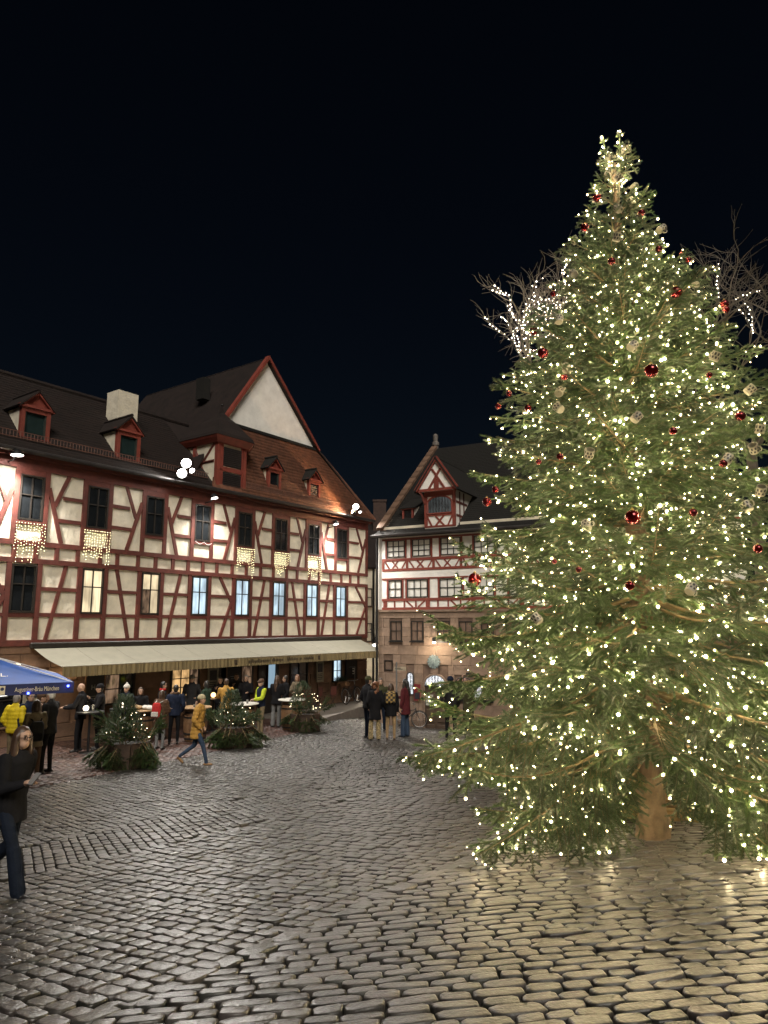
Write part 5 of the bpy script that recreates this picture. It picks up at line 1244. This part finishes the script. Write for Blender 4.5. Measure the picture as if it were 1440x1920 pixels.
    rg = [(0, 0, z0, .165 + k + flare * .02, .125 + k), (0, 0, min(z0 + .12, .93) + (off if stance == 'sit' else 0), .158 + k, .118 + k)] if hem < .88 or stance == 'sit' else [(0, 0, z0 + off, .150 + k, .112 + k)]
    rg += [(0, P(0, 0, z).y, z + off, rx + k, ry + k) for z, rx, ry in ((1.02, .140, .105), (1.14, .138, .106), (1.26, sh * .88, .118), (1.37, sh * .95, .112), (1.43, sh * .76, .09), (1.485, .062, .062))]
    rg = sorted(rg, key=lambda r: r[2]); C.trunk(rg, 0)
    if stance == 'sit':
        for e in (-1, 1): C.limb((e * hp, 0, .55), (e * (hp + .02), .28, .56), .10, .09, 0)
    for (wr, f, e), a in zip(hands, arms):
        u, f2 = ARM[a]; u = Vector((u[0] * e, u[1], u[2])).normalized(); s0 = P(e * sh, 0, 1.40); el = s0 + u * .285
        C.limb(s0, el, .066 + k * .5, .054 + k * .5, 1 if sleeve else 0); C.limb(el, wr - f * .02, .054 + k * .5, .042 + k * .4, 1 if sleeve else 0)
    if collar: C.limb((-.045, ny - .01, 1.50 + off), (.045, ny - .01, 1.50 + off), .045, .045, 0)
    cm = CL[top] if top in CL else top
    co_ = link('coat', C.mesh('coat', [cm, CL[sleeve]] if sleeve else [cm], vox, PUFF if coat == 'puffer' else WRINK), root)
    if coat == 'hood': pass
    # hair
    if style != 'bald':
        Hh = Blob(); Hh.ell(hv(0, -.018, .030), .086, .098, .103, 0)
        if style in ('short',): Hh.ell(hv(0, -.045, -.02), .075, .06, .075, 0)
        if style == 'long':
            Hh.limb(hv(0, -.07, .0), hv(0, -.10, -.20), .075, .075, 0); Hh.limb(hv(0, -.10, -.15), hv(0, -.125, -.38), .078, .05, 0)
            for e in (-1, 1): Hh.limb(hv(e * .072, .01, .03), hv(e * .088, .005, -.17), .030, .042, 0); Hh.limb(hv(e * .085, -.01, -.15), hv(e * .085, .035, -.30), .034, .02, 0)
        if style == 'curly':
            gg = random.Random(int(pos[0] * 100))
            for _ in range(34): a_, b_ = gg.uniform(0, 6.28), gg.uniform(-.24, .09); Hh.ell(hv(.095 * math.cos(a_), -.03 + .09 * math.sin(a_) - .02, b_), .035, .035, .035, 0) if math.sin(a_) < .45 or b_ > .07 else None
        if style == 'bob':
            Hh.limb(hv(0, -.05, .0), hv(0, -.06, -.11), .078, .07, 0)
            for e in (-1, 1): Hh.limb(hv(e * .07, -.01, .02), hv(e * .078, 0, -.11), .028, .03, 0)
        # cut the face free: keep hair behind the brow
        hm = Hh.mesh('hair', [HAIR[hair]], .014 if vox < .015 else .018)
        bm = bmesh.new(); bm.from_mesh(hm); Ri = Rh.transposed()
        kill = [v for v in bm.verts if (Ri @ (v.co - hc)).y > .045 and abs((Ri @ (v.co - hc)).x) < .062 and -.12 < (Ri @ (v.co - hc)).z < .062]
        bmesh.ops.delete(bm, geom=kill, context='VERTS'); bm.to_mesh(hm); bm.free(); link('hair', hm, root)
    if hat:
        T = Blob(); T.ell(hv(0, -.012, .055), .090, .104, .085, 0); T.trunk([(*hv(0, -.012, .022), .092, .106), (*hv(0, -.012, .065), .094, .108)], 0)
        if hat[1] == 'cap': T.ell(hv(0, .10, .045), .065, .07, .014, 0)
        if hat[1] == 'pom': T.ell(hv(0, -.01, .15), .035, .035, .035, 0)
        link('hat', T.mesh('hat', [CL[hat[0]]], .013), root)
    if scarf:
        T = Blob()
        for a in range(8): T.ell((.075 * math.cos(a * .785), ny + .01 + .075 * math.sin(a * .785), 1.49 + off + .01 * (a % 2)), .042, .042, .04, 0)
        if scarf == 'plaid':
            for x in (-.10, 0, .10): T.limb((x, ny - .10, 1.44 + off), (x * 1.1, ny - .15, 1.18 + off), .06, .05, 0)
        link('scarf', T.mesh('scarf', [M_plaid if scarf == 'plaid' else CL[scarf]], .018), root)
    if glasses:
        mb = MB()
        for e in (-1, 1): mb.tube([hv(e * .032 + .023 * math.cos(a), .098, .010 + .018 * math.sin(a)) for a in np.linspace(0, 6.283, 12)], .0028, 4); mb.tube([hv(e * .054, .096, .014), hv(e * .08, .0, .012)], .0028, 4)
        mb.tube([hv(-.01, .100, .012), hv(.01, .100, .012)], .0028, 4); mb.build('glasses', M_black, root)
    return root
def yaw(a): return (math.sin(R(a)), math.cos(R(a)))   # 0 = away from the camera, 90 = to the right, 180 = towards the camera
# foreground walker
w1 = person(ground_at(6, 1680), yaw(112), 1.60, 'black', 'djeans', 'black', 'brown', 'long', ('phone', 'bwd'), 'walk', .74, 'plain', 'woman in a dark coat and wide jeans walking in at the left edge, glasses, phone in hand', glasses=True, fem=True, vox=.0095, flare=1, head_turn=R(-8))
w1['label'] = 'long-haired person in dark coat, jeans and glasses walking in at the left edge'
GP = 'drinkers standing on the inn terrace'
person(ground_at(20, 1444), yaw(10), 1.66, 'yellow', 'khaki', 'black', 'grey', 'short', ('pocket', 'pocket'), hem=.84, coat='puffer', label='person in bright yellow quilted jacket seen from behind under the blue parasol', group=GP)
person(ground_at(46, 1442), yaw(120), 1.72, 'navy', 'black', 'black', 'black', 'short', ('down', 'down'), hem=.80, label='dark-haired person with glasses looking right beside the yellow jacket', glasses=True, group=GP)
bp_ = person(ground_at(58, 1466), yaw(-35), 1.62, 'beige', 'brown', 'brown', 'brown', 'bob', ('hold', 'down'), hem=.72, label='person in beige parka with a grey backpack next to the yellow jacket', fem=True, group=GP)
person(ground_at(66, 1444), yaw(60), 1.70, 'brown', 'black', 'black', 'brown', 'short', ('down', 'pocket'), hem=.8, hat=('brown', 'cap'), label='person in brown cap half hidden behind the white-haired man', group=GP)
person(ground_at(86, 1453), yaw(-80), 1.80, 'char', 'black', 'black', 'white', 'short', ('drink', 'pocket'), hem=.82, label='white-haired person in dark coat facing left by the parasol', glasses=True, group=GP)
person(ground_at(146, 1412), yaw(-100), 1.80, 'black', 'black', 'black', 'black', 'bald', ('table', 'table'), 'stand', hem=.82, label='bald person in black at the table with the left globe lamp', group=GP)
person(ground_at(182, 1408), yaw(-120), 1.76, 'black', 'black', 'black', 'black', 'short', ('drink', 'table'), hem=.82, hat=('black', 'beanie'), label='person in black beanie lifting hands behind the left planter', group=GP)
person(ground_at(232, 1398), yaw(190), 1.70, 'navy', 'black', 'black', 'brown', 'short', ('hold', 'table'), hem=.82, hat=('white', 'pom'), label='person in pale knitted hat behind the glowing globe and left planter', fem=True, group=GP)
person(ground_at(258, 1396), yaw(150), 1.60, 'black', 'black', 'black', 'brown', 'bob', ('hold', 'hold'), hem=.82, label='person in black beside the pale knitted hat', group=GP)
person(ground_at(300, 1388), yaw(70), 1.72, 'char', 'black', 'black', 'black', 'short', ('hold', 'drink'), hem=.82, scarf='red', label='black-haired person in red scarf behind the red backpack', group=GP)
rb = person(ground_at(298, 1408), yaw(15), 1.58, 'brown', 'grey', 'black', 'brown', 'bob', ('hold', 'down'), hem=.62, coat='puffer', label='person in brown quilted coat wearing a red and white backpack', fem=True, group=GP)
person(ground_at(325, 1398), yaw(-10), 1.68, 'navy', 'black', 'black', 'black', 'short', ('pocket', 'pocket'), hem=.84, scarf='brown', label='person in navy jacket seen from behind left of the barrel table', group=GP)
person(ground_at(356, 1374), yaw(175), 1.84, 'char', 'black', 'black', 'grey', 'short', ('pocket', 'pocket'), hem=.80, hat=('grey', 'beanie'), label='person in grey knitted hat and black jacket facing the square behind the barrel', group=GP)
person(ground_at(384, 1378), yaw(-70), 1.68, 'green', 'black', 'black', 'black', 'bob', ('table', 'hold'), hem=.74, label='black-haired person in dark green jacket at the barrel table', fem=True, group=GP)
person(ground_at(366, 1436), yaw(90), 1.62, 'ochre', 'jeans', 'tan', 'brown', 'short', ('pocket', 'pocket'), 'walk', hem=.66, coat='puffer', hat=('cream', 'beanie'), label='person in ochre quilted coat and cream hat walking past the barrel', fem=True)
person(ground_at(421, 1378), yaw(-15), 1.74, 'ochre', 'olive', 'brown', 'brown', 'short', ('table', 'table'), hem=.80, label='person in ochre jacket seen from behind left of the white-topped table', group=GP)
person(ground_at(410, 1366), yaw(170), 1.72, 'black', 'black', 'black', 'brown', 'short', ('drink', 'pocket'), hem=.82, label='person in black facing the ochre jacket across the table', group=GP)
person(ground_at(459, 1362), yaw(180), 1.76, 'black', 'black', 'black', 'grey', 'short', ('table', 'hold'), hem=.82, label='person in black facing the camera behind the white-topped table', group=GP)
person(ground_at(440, 1358), yaw(160), 1.78, 'char', 'black', 'black', 'brown', 'short', ('drink', 'pocket'), hem=.82, label='person in charcoal lifting a glass in the back row under the chalkboard', group=GP)
person(ground_at(488, 1380), yaw(-130), 1.74, 'navy', 'khaki', 'black', 'grey', 'short', ('hip', 'table'), hem=.88, sleeve='lime', hat=('brown', 'cap'), label='person in navy and lime jacket, cap and khaki trousers at the white-topped table', glasses=True)
person(ground_at(517, 1366), yaw(10), 1.76, 'black', 'grey', 'black', 'brown', 'long', ('hold', 'hold'), hem=.78, flare=1, label='long-haired person in black jacket and grey trousers seen from behind', fem=True, group=GP)
person(ground_at(534, 1360), yaw(-100), 1.72, 'black', 'black', 'black', 'black', 'short', ('table', 'pocket'), hem=.82, label='person in black half hidden right of the long-haired person', group=GP)
person(ground_at(556, 1358), yaw(-150), 1.74, 'beige', 'black', 'black', 'red', 'bob', ('table', 'table'), hem=.80, label='red-haired person in pale jacket behind the right planter', fem=True, group=GP)
GQ = 'group talking in the middle of the square'
person(ground_at(689, 1386), yaw(60), 1.84, 'black', 'djeans', 'black', 'black', 'short', ('pocket', 'pocket'), hem=.84, hat=('olive', 'beanie'), label='tall person in black jacket and green beanie, leftmost of the group on the square', group=GQ)
M_pat = mat('patterned_trousers', (.42, .33, .17), .85, .8, 22, col2=(.05, .035, .02))
person(ground_at(703, 1390), yaw(-5), 1.70, 'black', M_pat, 'black', 'red', 'curly', ('pocket', 'pocket'), hem=.62, label='person with curly auburn hair, black coat and patterned cream trousers in the group', fem=True, flare=1, group=GQ)
person(ground_at(714, 1372), yaw(190), 1.82, 'olive', 'djeans', 'black', 'brown', 'short', ('pocket', 'pocket'), hem=.82, label='person in olive jacket at the back of the group', group=GQ)
person(ground_at(733, 1389), yaw(5), 1.62, 'black', 'tan', 'brown', 'brown', 'bob', ('down', 'pocket'), hem=.74, scarf='plaid', label='person with plaid scarf, black coat and tan trousers in the group', fem=True, group=GQ)
person(ground_at(761, 1383), yaw(-60), 1.74, 'maroon', 'jeans', 'black', 'black', 'long', ('hold', 'down'), hem=.68, flare=1, label='person with long black hair, maroon coat and jeans, rightmost of the group', fem=True, group=GQ)
person(ground_at(846, 1391), yaw(15), 1.80, 'char', 'black', 'black', 'black', 'short', ('pocket', 'pocket'), hem=.84, hat=('navy', 'beanie'), label='person in dark jacket and beanie seen from behind beside the fir branches')
person(ground_at(879, 1384), yaw(182), 1.68, 'olive', 'black', 'black', 'brown', 'bob', ('up', 'up'), hem=.42, label='person in long olive coat raising a phone with both arms beside the fir', fem=True, scarf='olive')
# bags and phones
def backpack(at, m1, m2, label):
    Bk = Blob(); Bk.trunk([(0, 0, -.2, .13, .07), (0, 0, -.05, .145, .085), (0, 0, .12, .14, .08), (0, 0, .2, .10, .05)], 0)
    me = Bk.mesh('backpack', [m1], .018); o = link('backpack', me, None, at[0], (0, 0, at[1])); tag(o, label, 'backpack')
    MB().bevbox(-.105, .105, -.115, -.06, -.17, -.03, .02).build('pocket', m2, o)
    for e in (-1, 1): MB().tube([(e * .07, .04, .2), (e * .10, .16, .24), (e * .11, .22, .05), (e * .08, .08, -.16)], .014, 5).build('strap', m2, o)
    return o
def behind(o, d, z): a = o.rotation_euler.z; return (o.location + Vector((math.sin(a) * d, -math.cos(a) * d, z)), a)
backpack(behind(bp_, .24, 1.02), CL['char'], CL['black'], 'grey backpack on the beige parka by the parasol')
backpack(behind(rb, .22, 1.08), CL['red'], CL['white'], 'red and white backpack on the brown quilted coat')
ph = link('phone', MB().bevbox(-.037, .037, -.004, .004, -.075, .075, .004).mesh('phone', M_black), None, HANDS[w1.name][0] + Vector((.02, -.02, .03)), (R(-50), 0, R(-20))); tag(ph, 'dark phone held by the walker at the left edge', 'phone')
MB().box(-.033, .033, -.006, -.0045, -.068, .068).build('screen', emis('phone_screen', (.9, .8, .7), .05), ph)
sf = [o for o in S.objects if o.get('label', '').startswith('person in long olive coat')][0]; hh = sum(HANDS[sf.name], Vector()) / 2
ph2 = link('phone', ph.data, None, hh + Vector((0, -.02, .04)), (0, 0, 0)); ph2.rotation_euler = (0, R(90), 0); tag(ph2, 'dark phone raised by the long olive coat', 'phone')
# ------------------------------------------------------------------ tables, planters, bicycles, signs
M_stave = mat('barrel_stave', (.16, .085, .04), .6, .4, 5, bump=.3, objvar=.2)
M_hoop = mat('barrel_hoop', (.03, .028, .027), .5, .3, 6, metal=.6)
def barrel(pos, label, topm, H=.98, r=.30, top_r=.46):
    e = empty('barrel_table', pos, 0, label, 'barrel table', 'barrel tables on the terrace'); n = 14; prof_ = lambda t: r * (1 + .18 * math.sin(math.pi * t))
    for k in range(n):
        a0_, a1_ = 2 * math.pi * k / n + .012, 2 * math.pi * (k + 1) / n - .012; rs = []
        for j in range(6):
            t = j / 5; q = prof_(t); z = .04 + (H - .08) * t; rs.append([(q * math.cos(a0_), q * math.sin(a0_), z), (q * math.cos((a0_ + a1_) / 2) * 1.012, q * math.sin((a0_ + a1_) / 2) * 1.012, z), (q * math.cos(a1_), q * math.sin(a1_), z), ((q - .03) * math.cos((a0_ + a1_) / 2), (q - .03) * math.sin((a0_ + a1_) / 2), z)])
        MB().rings(rs).build('stave', M_stave, e)
    for t in (.08, .24, .76, .92): q = prof_(t) + .009; z = .04 + (H - .08) * t; MB().lathe([(q - .012, z - .025), (q, z - .025), (q, z + .025), (q - .012, z + .025)], 24).build('hoop', M_hoop, e)
    MB().lathe([(.01, H), (top_r, H), (top_r + .012, H + .015), (top_r, H + .035), (.01, H + .036)], 28).build('table_top', topm, e)
    return e
M_ttop = mat('table_top_wood', (.32, .20, .10), .4, .3, 5); M_twhite = mat('table_top_white', (.62, .60, .55), .35, .1, 5)
bp1 = ground_at(365, 1392); barrel(bp1, 'barrel table with wooden top behind the ochre walker', M_ttop)
bp2 = ground_at(456, 1382); barrel(bp2, 'barrel table with round white top next to the lime sleeves', M_twhite)
bp3 = ground_at(546, 1370); barrel(bp3, 'barrel table with pale top behind the right planter', M_twhite)
bp4 = ground_at(262, 1400); barrel(bp4, 'barrel table with cloths on top beside the brown quilted coat', M_ttop)
def high_table(pos, label):
    e = empty('high_table', pos, 0, label, 'table', 'dark high tables on the terrace'); MB().lathe([(.01, 1.04), (.36, 1.04), (.36, 1.08), (.01, 1.08)], 24).build('table_top', M_black, e); MB().tube([(0, 0, .03), (0, 0, 1.04)], .035, 8).build('column', M_metal, e); MB().lathe([(.01, 0), (.24, 0), (.22, .025), (.04, .04)], 16).build('foot', M_metal, e); return e
hp1 = ground_at(164, 1414); high_table(hp1, 'dark high table with a globe lamp in front of the bald person')
hp2 = ground_at(226, 1404); high_table(hp2, 'dark high table with a globe lamp before the pale knitted hat')
hp3 = ground_at(398, 1372); high_table(hp3, 'dark high table carrying a glowing orange lantern')
def globe(pos, label, m, r=.075):
    e = empty('table_lamp', pos, 0, label, 'table lamp', 'globe lamps on the tables'); MB().sphere((0, 0, r + .02), r, 14, 10).build('globe', m, e, 'all'); MB().lathe([(.045, 0), (.045, .02), (.03, .03)], 12).build('lamp_foot', M_metal, e); point('table_lamp_light', Vector(pos) + Vector((0, -.12, r + .10)), 1.2, (1, .8, .5), .05); return e
GW = emis('globe_glow', (1, .86, .62), 1.6)
globe(hp1 + Vector((-.08, -.1, 1.08)), 'white globe lamp on the leftmost high table', GW); globe(hp2 + Vector((.0, -.1, 1.08)), 'white globe lamp above the left planter', GW); globe(hp3 + Vector((0, -.05, 1.08)), 'orange glowing lantern on the table by the ochre jacket', emis('lantern_orange', (1, .5, .2), 1.6), .085)
def glass_of(pos, label, m, h=.15):
    o = link('beer_glass', MB().lathe([(.005, .006), (.03, 0), (.038, h), (.034, h), (.028, .012)], 12).mesh('beer_glass', mat('glass_clear', (.5, .5, .48), .1, .1, 4, trans=.7), True), None, pos); tag(o, label, 'glass'); MB().lathe([(.004, .012), (.028, .012), (.034, h * .85), (.004, h * .85)], 12).build('drink', m, o, True); return o
M_beer = mat('beer', (.35, .16, .02), .2, .2, 5); M_foam = mat('foam', (.6, .57, .5), .8)
glass_of(bp2 + Vector((.12, -.1, 1.02)), 'glass with pale foam on the white-topped table', M_foam, .12); glass_of(bp2 + Vector((-.22, -.05, 1.02)), 'half empty glass at the left rim of the white-topped table', M_beer); glass_of(hp1 + Vector((.1, -.05, 1.08)), 'beer glass beside the globe lamp of the leftmost high table', M_beer, .18); glass_of(bp1 + Vector((-.02, -.15, 1.02)), 'small drinking glass on the wooden barrel top', M_foam, .08); glass_of(bp3 + Vector((.05, -.15, 1.02)), 'glass on the pale barrel top behind the right planter', M_foam, .12)
# cloths on the fourth barrel
for k, (m, lab, dx) in enumerate(((CL['tan'], 'tan folded cloth lying on the barrel by the brown quilted coat', -.14), (CL['white'], 'white folded cloth lying on the barrel by the brown quilted coat', .2))):
    Bk = Blob(); gg = random.Random(k)
    for j in range(7): Bk.ell((gg.uniform(-.15, .15), gg.uniform(-.12, .12), .05 + gg.uniform(0, .05)), .10, .09, .05, 0)
    o = link('folded_cloth', Bk.mesh('folded_cloth', [m], .02), None, bp4 + Vector((dx, -.05, 1.0))); tag(o, lab, 'cloth')
# planters with little conifers
M_pot = mat('planter_wood', (.045, .025, .016), .7, .4, 4, bump=.3, objvar=.15)
M_conif = mat('dwarf_conifer', (.045, .075, .022), .6, .5, 4, col2=(.02, .04, .014))
M_pbulb = emis('planter_bulb', (1, .84, .5), 6)
def planter(px, py, label, seed, sc=1.0, cone=True):
    pos = ground_at(px, py); gg = random.Random(seed); e = empty('planter', pos, gg.uniform(0, .5), label, 'planter', 'wooden planters along the terrace edge'); e.scale = (sc, sc, sc)
    n = 8
    for k in range(n):
        a = 2 * math.pi * k / n; c_, s_ = math.cos(a), math.sin(a)
        o = MB().bevbox(-.165, .165, -.02, .02, 0, .50, .006).build('plank', M_pot, e, loc=(.42 * c_, .42 * s_, .02), rot=(0, 0, a + math.pi / 2))
    MB().lathe([(.01, .44), (.40, .44), (.40, .46), (.01, .46)], 16).build('soil', M_soil, e)
    sh = []; wd = [([(-.12, 0, .44), (-.12, 0, 1.25)], .02, .005)]
    if cone:
        for k in range(900):
            z = .5 + .92 * (k / 900) ** .9; r_ = .50 * (1 - (z - .5) / 1.0) + .05; a = k * 2.4 + gg.uniform(-.3, .3); q = r_ * gg.uniform(.5, 1.0)
            p = Vector((-.12 + q * math.cos(a), q * math.sin(a), z)); d = Vector((math.cos(a) * .6, math.sin(a) * .6, .75)) * gg.uniform(.07, .13); sh.append((tuple(p), tuple(p + d)))
    else:
        for k in range(520):
            a = gg.uniform(0, 6.28); b = gg.uniform(-.6, 1.5); q = .30 * gg.uniform(.5, 1); p = Vector((-.1 + q * math.cos(a) * math.cos(b), q * math.sin(a) * math.cos(b), .95 + .42 * math.sin(b))); d = (p - Vector((-.1, 0, .8))).normalized() * gg.uniform(.06, .12); sh.append((tuple(p), tuple(p + d)))
    link('conifer', shoots_to_mesh('conifer', sh, wd, seed, 420, .022, .008, [M_conif, M_twig]), e)
    for k in range(46 if cone else 22):
        a = 2 * math.pi * k / 11.5 + gg.uniform(-.15, .15); L0, me, st, _ = PROTO[gg.choice((10, 11, 12, 13))]; o = link('fir_spray', me, e, (.40 * math.cos(a), .40 * math.sin(a), .50 + gg.uniform(-.03, .08)))
        el = gg.uniform(-1.45, -.5) if k % 4 else gg.uniform(.5, 1.2); o.rotation_euler = (Matrix.Rotation(a, 3, 'Z') @ Matrix.Rotation(-el, 3, 'Y')).to_euler(); q = gg.uniform(.40, .60) / L0; o.scale = (q, q, q)
    l_ = empty('planter_lights', pos, 0, 'fairy lights on the ' + label.split(' planter')[0] + ' planter', 'string lights'); org_ = Vector(pos)
    for k in range(24):
        a = gg.uniform(0, 6.28) if k > 9 else -.9 + gg.uniform(-.5, .5); z = gg.uniform(.62, 1.1); r_ = .46 * (1.35 - z) + .1; link('light_bulb', pb_me, l_, (r_ * math.cos(a) * sc + (.18 if k <= 9 else -.08), r_ * math.sin(a) * sc - .05, z * sc))
pb_me = bulb_mesh('light_bulb', [(0, 0, 0)], .0075, M_pbulb)
planter(238, 1440, 'left planter with a conical conifer and fir sprays, nearest the parasol', 1, 1.12)
planter(440, 1402, 'middle planter with a conical conifer in front of the white-topped table', 2, 1.08)
planter(572, 1372, 'right planter with a round conifer near the raised pavement', 3, 1.12, False)
# bicycles
def bicycle(pos, rz, label, basket=True):
    e = empty('bicycle', pos, rz, label, 'bicycle'); tyre = MB().rings([[((.33 + .018 * math.cos(b)) * math.cos(a), .018 * math.sin(b), (.33 + .018 * math.cos(b)) * math.sin(a)) for b in np.linspace(0, 6.283, 6, endpoint=False)] for a in np.linspace(0, 6.283, 28)], False, False).mesh('tyre', M_black, 'all')
    rim = MB().rings([[((.305 + .010 * math.cos(b)) * math.cos(a), .012 * math.sin(b), (.305 + .010 * math.cos(b)) * math.sin(a)) for b in np.linspace(0, 6.283, 5, endpoint=False)] for a in np.linspace(0, 6.283, 28)], False, False).mesh('rim', mat('alloy', (.5, .5, .5), .3, .1, 5, metal=.9), 'all')
    spk = MB()
    for k in range(16): a = k * .3927; spk.tube([(0, .02 * (-1) ** k, 0), (.30 * math.cos(a), 0, .30 * math.sin(a))], .0022, 3)
    spk.tube([(0, -.04, 0), (0, .04, 0)], .02, 8); spm = spk.mesh('spokes', MATS['alloy'])
    for x in (-.53, .53): w = link('wheel', tyre, e, (x, 0, .35)); link('rim', rim, w); o = link('spokes', spm, w)
    f = MB(); T_ = lambda *p: f.tube(p, .017, 7)
    T_((-.53, 0, .35), (-.06, 0, .30)); T_((-.06, 0, .30), (-.18, 0, .82)); T_((-.53, 0, .35), (-.16, 0, .72)); T_((-.06, 0, .30), (.38, 0, .72)); T_((.36, 0, .82), (.43, 0, .60), (.53, 0, .35)); T_((-.15, 0, .66), (.37, 0, .76))
    f.build('frame', mat('bike_frame', (.012, .012, .015), .3, .2, 4, coat=.4), e, True)
    MB().tube([(.36, 0, .82), (.33, 0, .98)], .014, 6).tube([(.22, -.28, 1.02), (.33, -.18, 1.0), (.35, 0, .99), (.33, .18, 1.0), (.22, .28, 1.02)], .012, 6).build('handlebar', MATS['alloy'], e, True)
    MB().ell if False else MB().sphere((-.20, 0, .88), 1, 12, 8, 0, (.14, .075, .035)).build('saddle', mat('saddle_brown', (.10, .04, .02), .5), e, 'all')
    MB().lathe([(.09, -.01), (.09, .01)], 16).tube([(0, 0, 0), (.14, -.06, 0)], .01, 4).tube([(0, 0, 0), (-.14, .06, 0)], .01, 4).build('crank', MATS['alloy'], e, loc=(-.06, .05, .30), rot=(R(90), 0, 0))
    for x in (-.53, .53): MB().tube([(x + .37 * math.cos(a), 0, .35 + .37 * math.sin(a)) for a in np.linspace(.5, 2.8, 10)], .014, 5).build('mudguard', M_black, e)
    if basket: MB().bevbox(-.16, .16, -.15, .15, 0, .20, .02).build('basket', mat('wicker', (.16, .08, .035), .8, .5, 30, bump=.6), e, loc=(-.48, 0, .78))
    return e
q = lw(-1.95, -.62, .11); b_ = bicycle(q, LA + R(8), 'black bicycle with a brown basket parked against the wall below the cool lit window'); b_.rotation_euler = (R(-7), 0, LA + R(8)); b_.location.z = .11
q = dw(1.75, -.65); b2_ = bicycle(q, DA_ + R(20), 'bicycle leaning beside the arched door, half hidden by the maroon coat', False)
# bistro chairs on the raised pavement
M_rchair = mat('chair_red', (.11, .03, .022), .6, .3, 5)
def chair(pos, rz, label):
    e = empty('folding_chair', pos, rz, label, 'chair', 'red folding chairs by the inn wall')
    for k in range(5): MB().box(-.19, .19, -.03, .03, 0, .018).build('slat', M_rchair, e, loc=(0, -.16 + .08 * k, .45))
    for k in range(5): MB().box(-.03, .03, -.008, .008, 0, .34).build('back_slat', M_rchair, e, loc=(-.15 + .075 * k, .21, .52))
    for s in (-1, 1):
        MB().tube([(s * .19, -.2, 0), (s * .19, .20, .5), (s * .19, .22, .88)], .012, 6).build('leg', M_metal, e); MB().tube([(s * .17, .2, 0), (s * .17, -.2, .46)], .012, 6).build('leg', M_metal, e)
    MB().tube([(-.19, .22, .88), (.19, .22, .88)], .012, 6).build('top_rail', M_rchair, e)
for i, (x, lab) in enumerate(((-5.2, 'red folding chair left of three by the inn wall'), (-4.4, 'red folding chair in the middle of three by the inn wall'), (-3.6, 'red folding chair nearest the bicycle by the inn wall'))): chair(lw(x, -.7 + .1 * (i % 2), .11), LA + R((160, 195, 175)[i]), lab)
# flower box below the cool lit window
fb = empty('flower_box', lw(-2.26, -.2, .95), LA, 'evergreen window box below the cool lit window', 'flower box'); MB().bevbox(-.35, .35, -.10, .10, -.02, .14, .01).build('box', M_wood, fb)
gg = random.Random(9); sh = []
for k in range(160): p = Vector((gg.uniform(-.32, .32), gg.uniform(-.08, .08), .12)); d = Vector((gg.gauss(0, .5), gg.gauss(0, .5), gg.uniform(.3, 1.2))).normalized() * gg.uniform(.12, .32); sh.append((tuple(p + d * .3), tuple(p + d)))
link('foliage', shoots_to_mesh('foliage', sh, [([(0, 0, .1), (0, 0, .2)], .01, .01)], 4, 420, .024, .009, [M_conif, M_twig]), fb)
# sign posts
sp = empty('sign_post', dw(2.55, -3.2), DA_, 'grey sign post with finger sign in front of the arched door', 'sign post'); MB().tube([(0, 0, 0), (0, 0, 2.6)], .03, 8).build('post', mat('galvanised', (.25, .26, .27), .4, .2, 5, metal=.6), sp); zs = 2.28
MB().box(-.10, .42, -.02, .02, zs, zs + .14).build('finger_sign', mat('sign_cream', (.35, .30, .22), .6), sp); MB().box(-.06, .28, -.024, -.021, zs + .045, zs + .06).box(-.06, .2, -.024, -.021, zs + .08, zs + .095).build('text_line', M_black, sp)
q = rayto(660, 1258, 33.2); sp2 = empty('sign_post', (q.x, q.y, gz(q.x, q.y)), 0, 'small white sign with dark stripes on a post at the corner of the inn', 'sign post'); zz = q.z - gz(q.x, q.y)
MB().tube([(.13, 0, 0), (.13, 0, zz + .2)], .025, 8).build('post', MATS['galvanised'], sp2); MB().box(-.2, .12, -.05, -.03, -.14, .14).build('sign_plate', M_white, sp2, loc=(0, 0, zz))
for k in (-.07, .06): MB().box(-.18, .10, -.054, -.051, -.03, .03).build('sign_stripe', M_black, sp2, loc=(0, 0, zz + k))
# red notice by the door and low wall
rn = empty('notice_board', dw(1.98, -.10, .72), DA_, 'narrow red notice board beside the arched door', 'notice board'); MB().box(-.15, .15, 0, .04, -.35, .35).build('panel', mat('notice_red', (.16, .012, .018), .5), rn); MB().box(-.12, .12, -.006, -.001, -.28, -.02).build('poster', mat('poster_dark', (.03, .03, .04), .4, .5, 8), rn)
lwall = empty('low_wall', dw(.15, -1.1), DA_, 'low sandstone parapet with pale coping at the corner of the timbered house', 'wall'); MB().bevbox(0, 1.2, -.15, .15, -.4, .75, .02).build('wall_body', M_dstone, lwall); MB().bevbox(-.04, 1.24, -.19, .19, .752, .84, .02).build('coping', M_kerb, lwall)
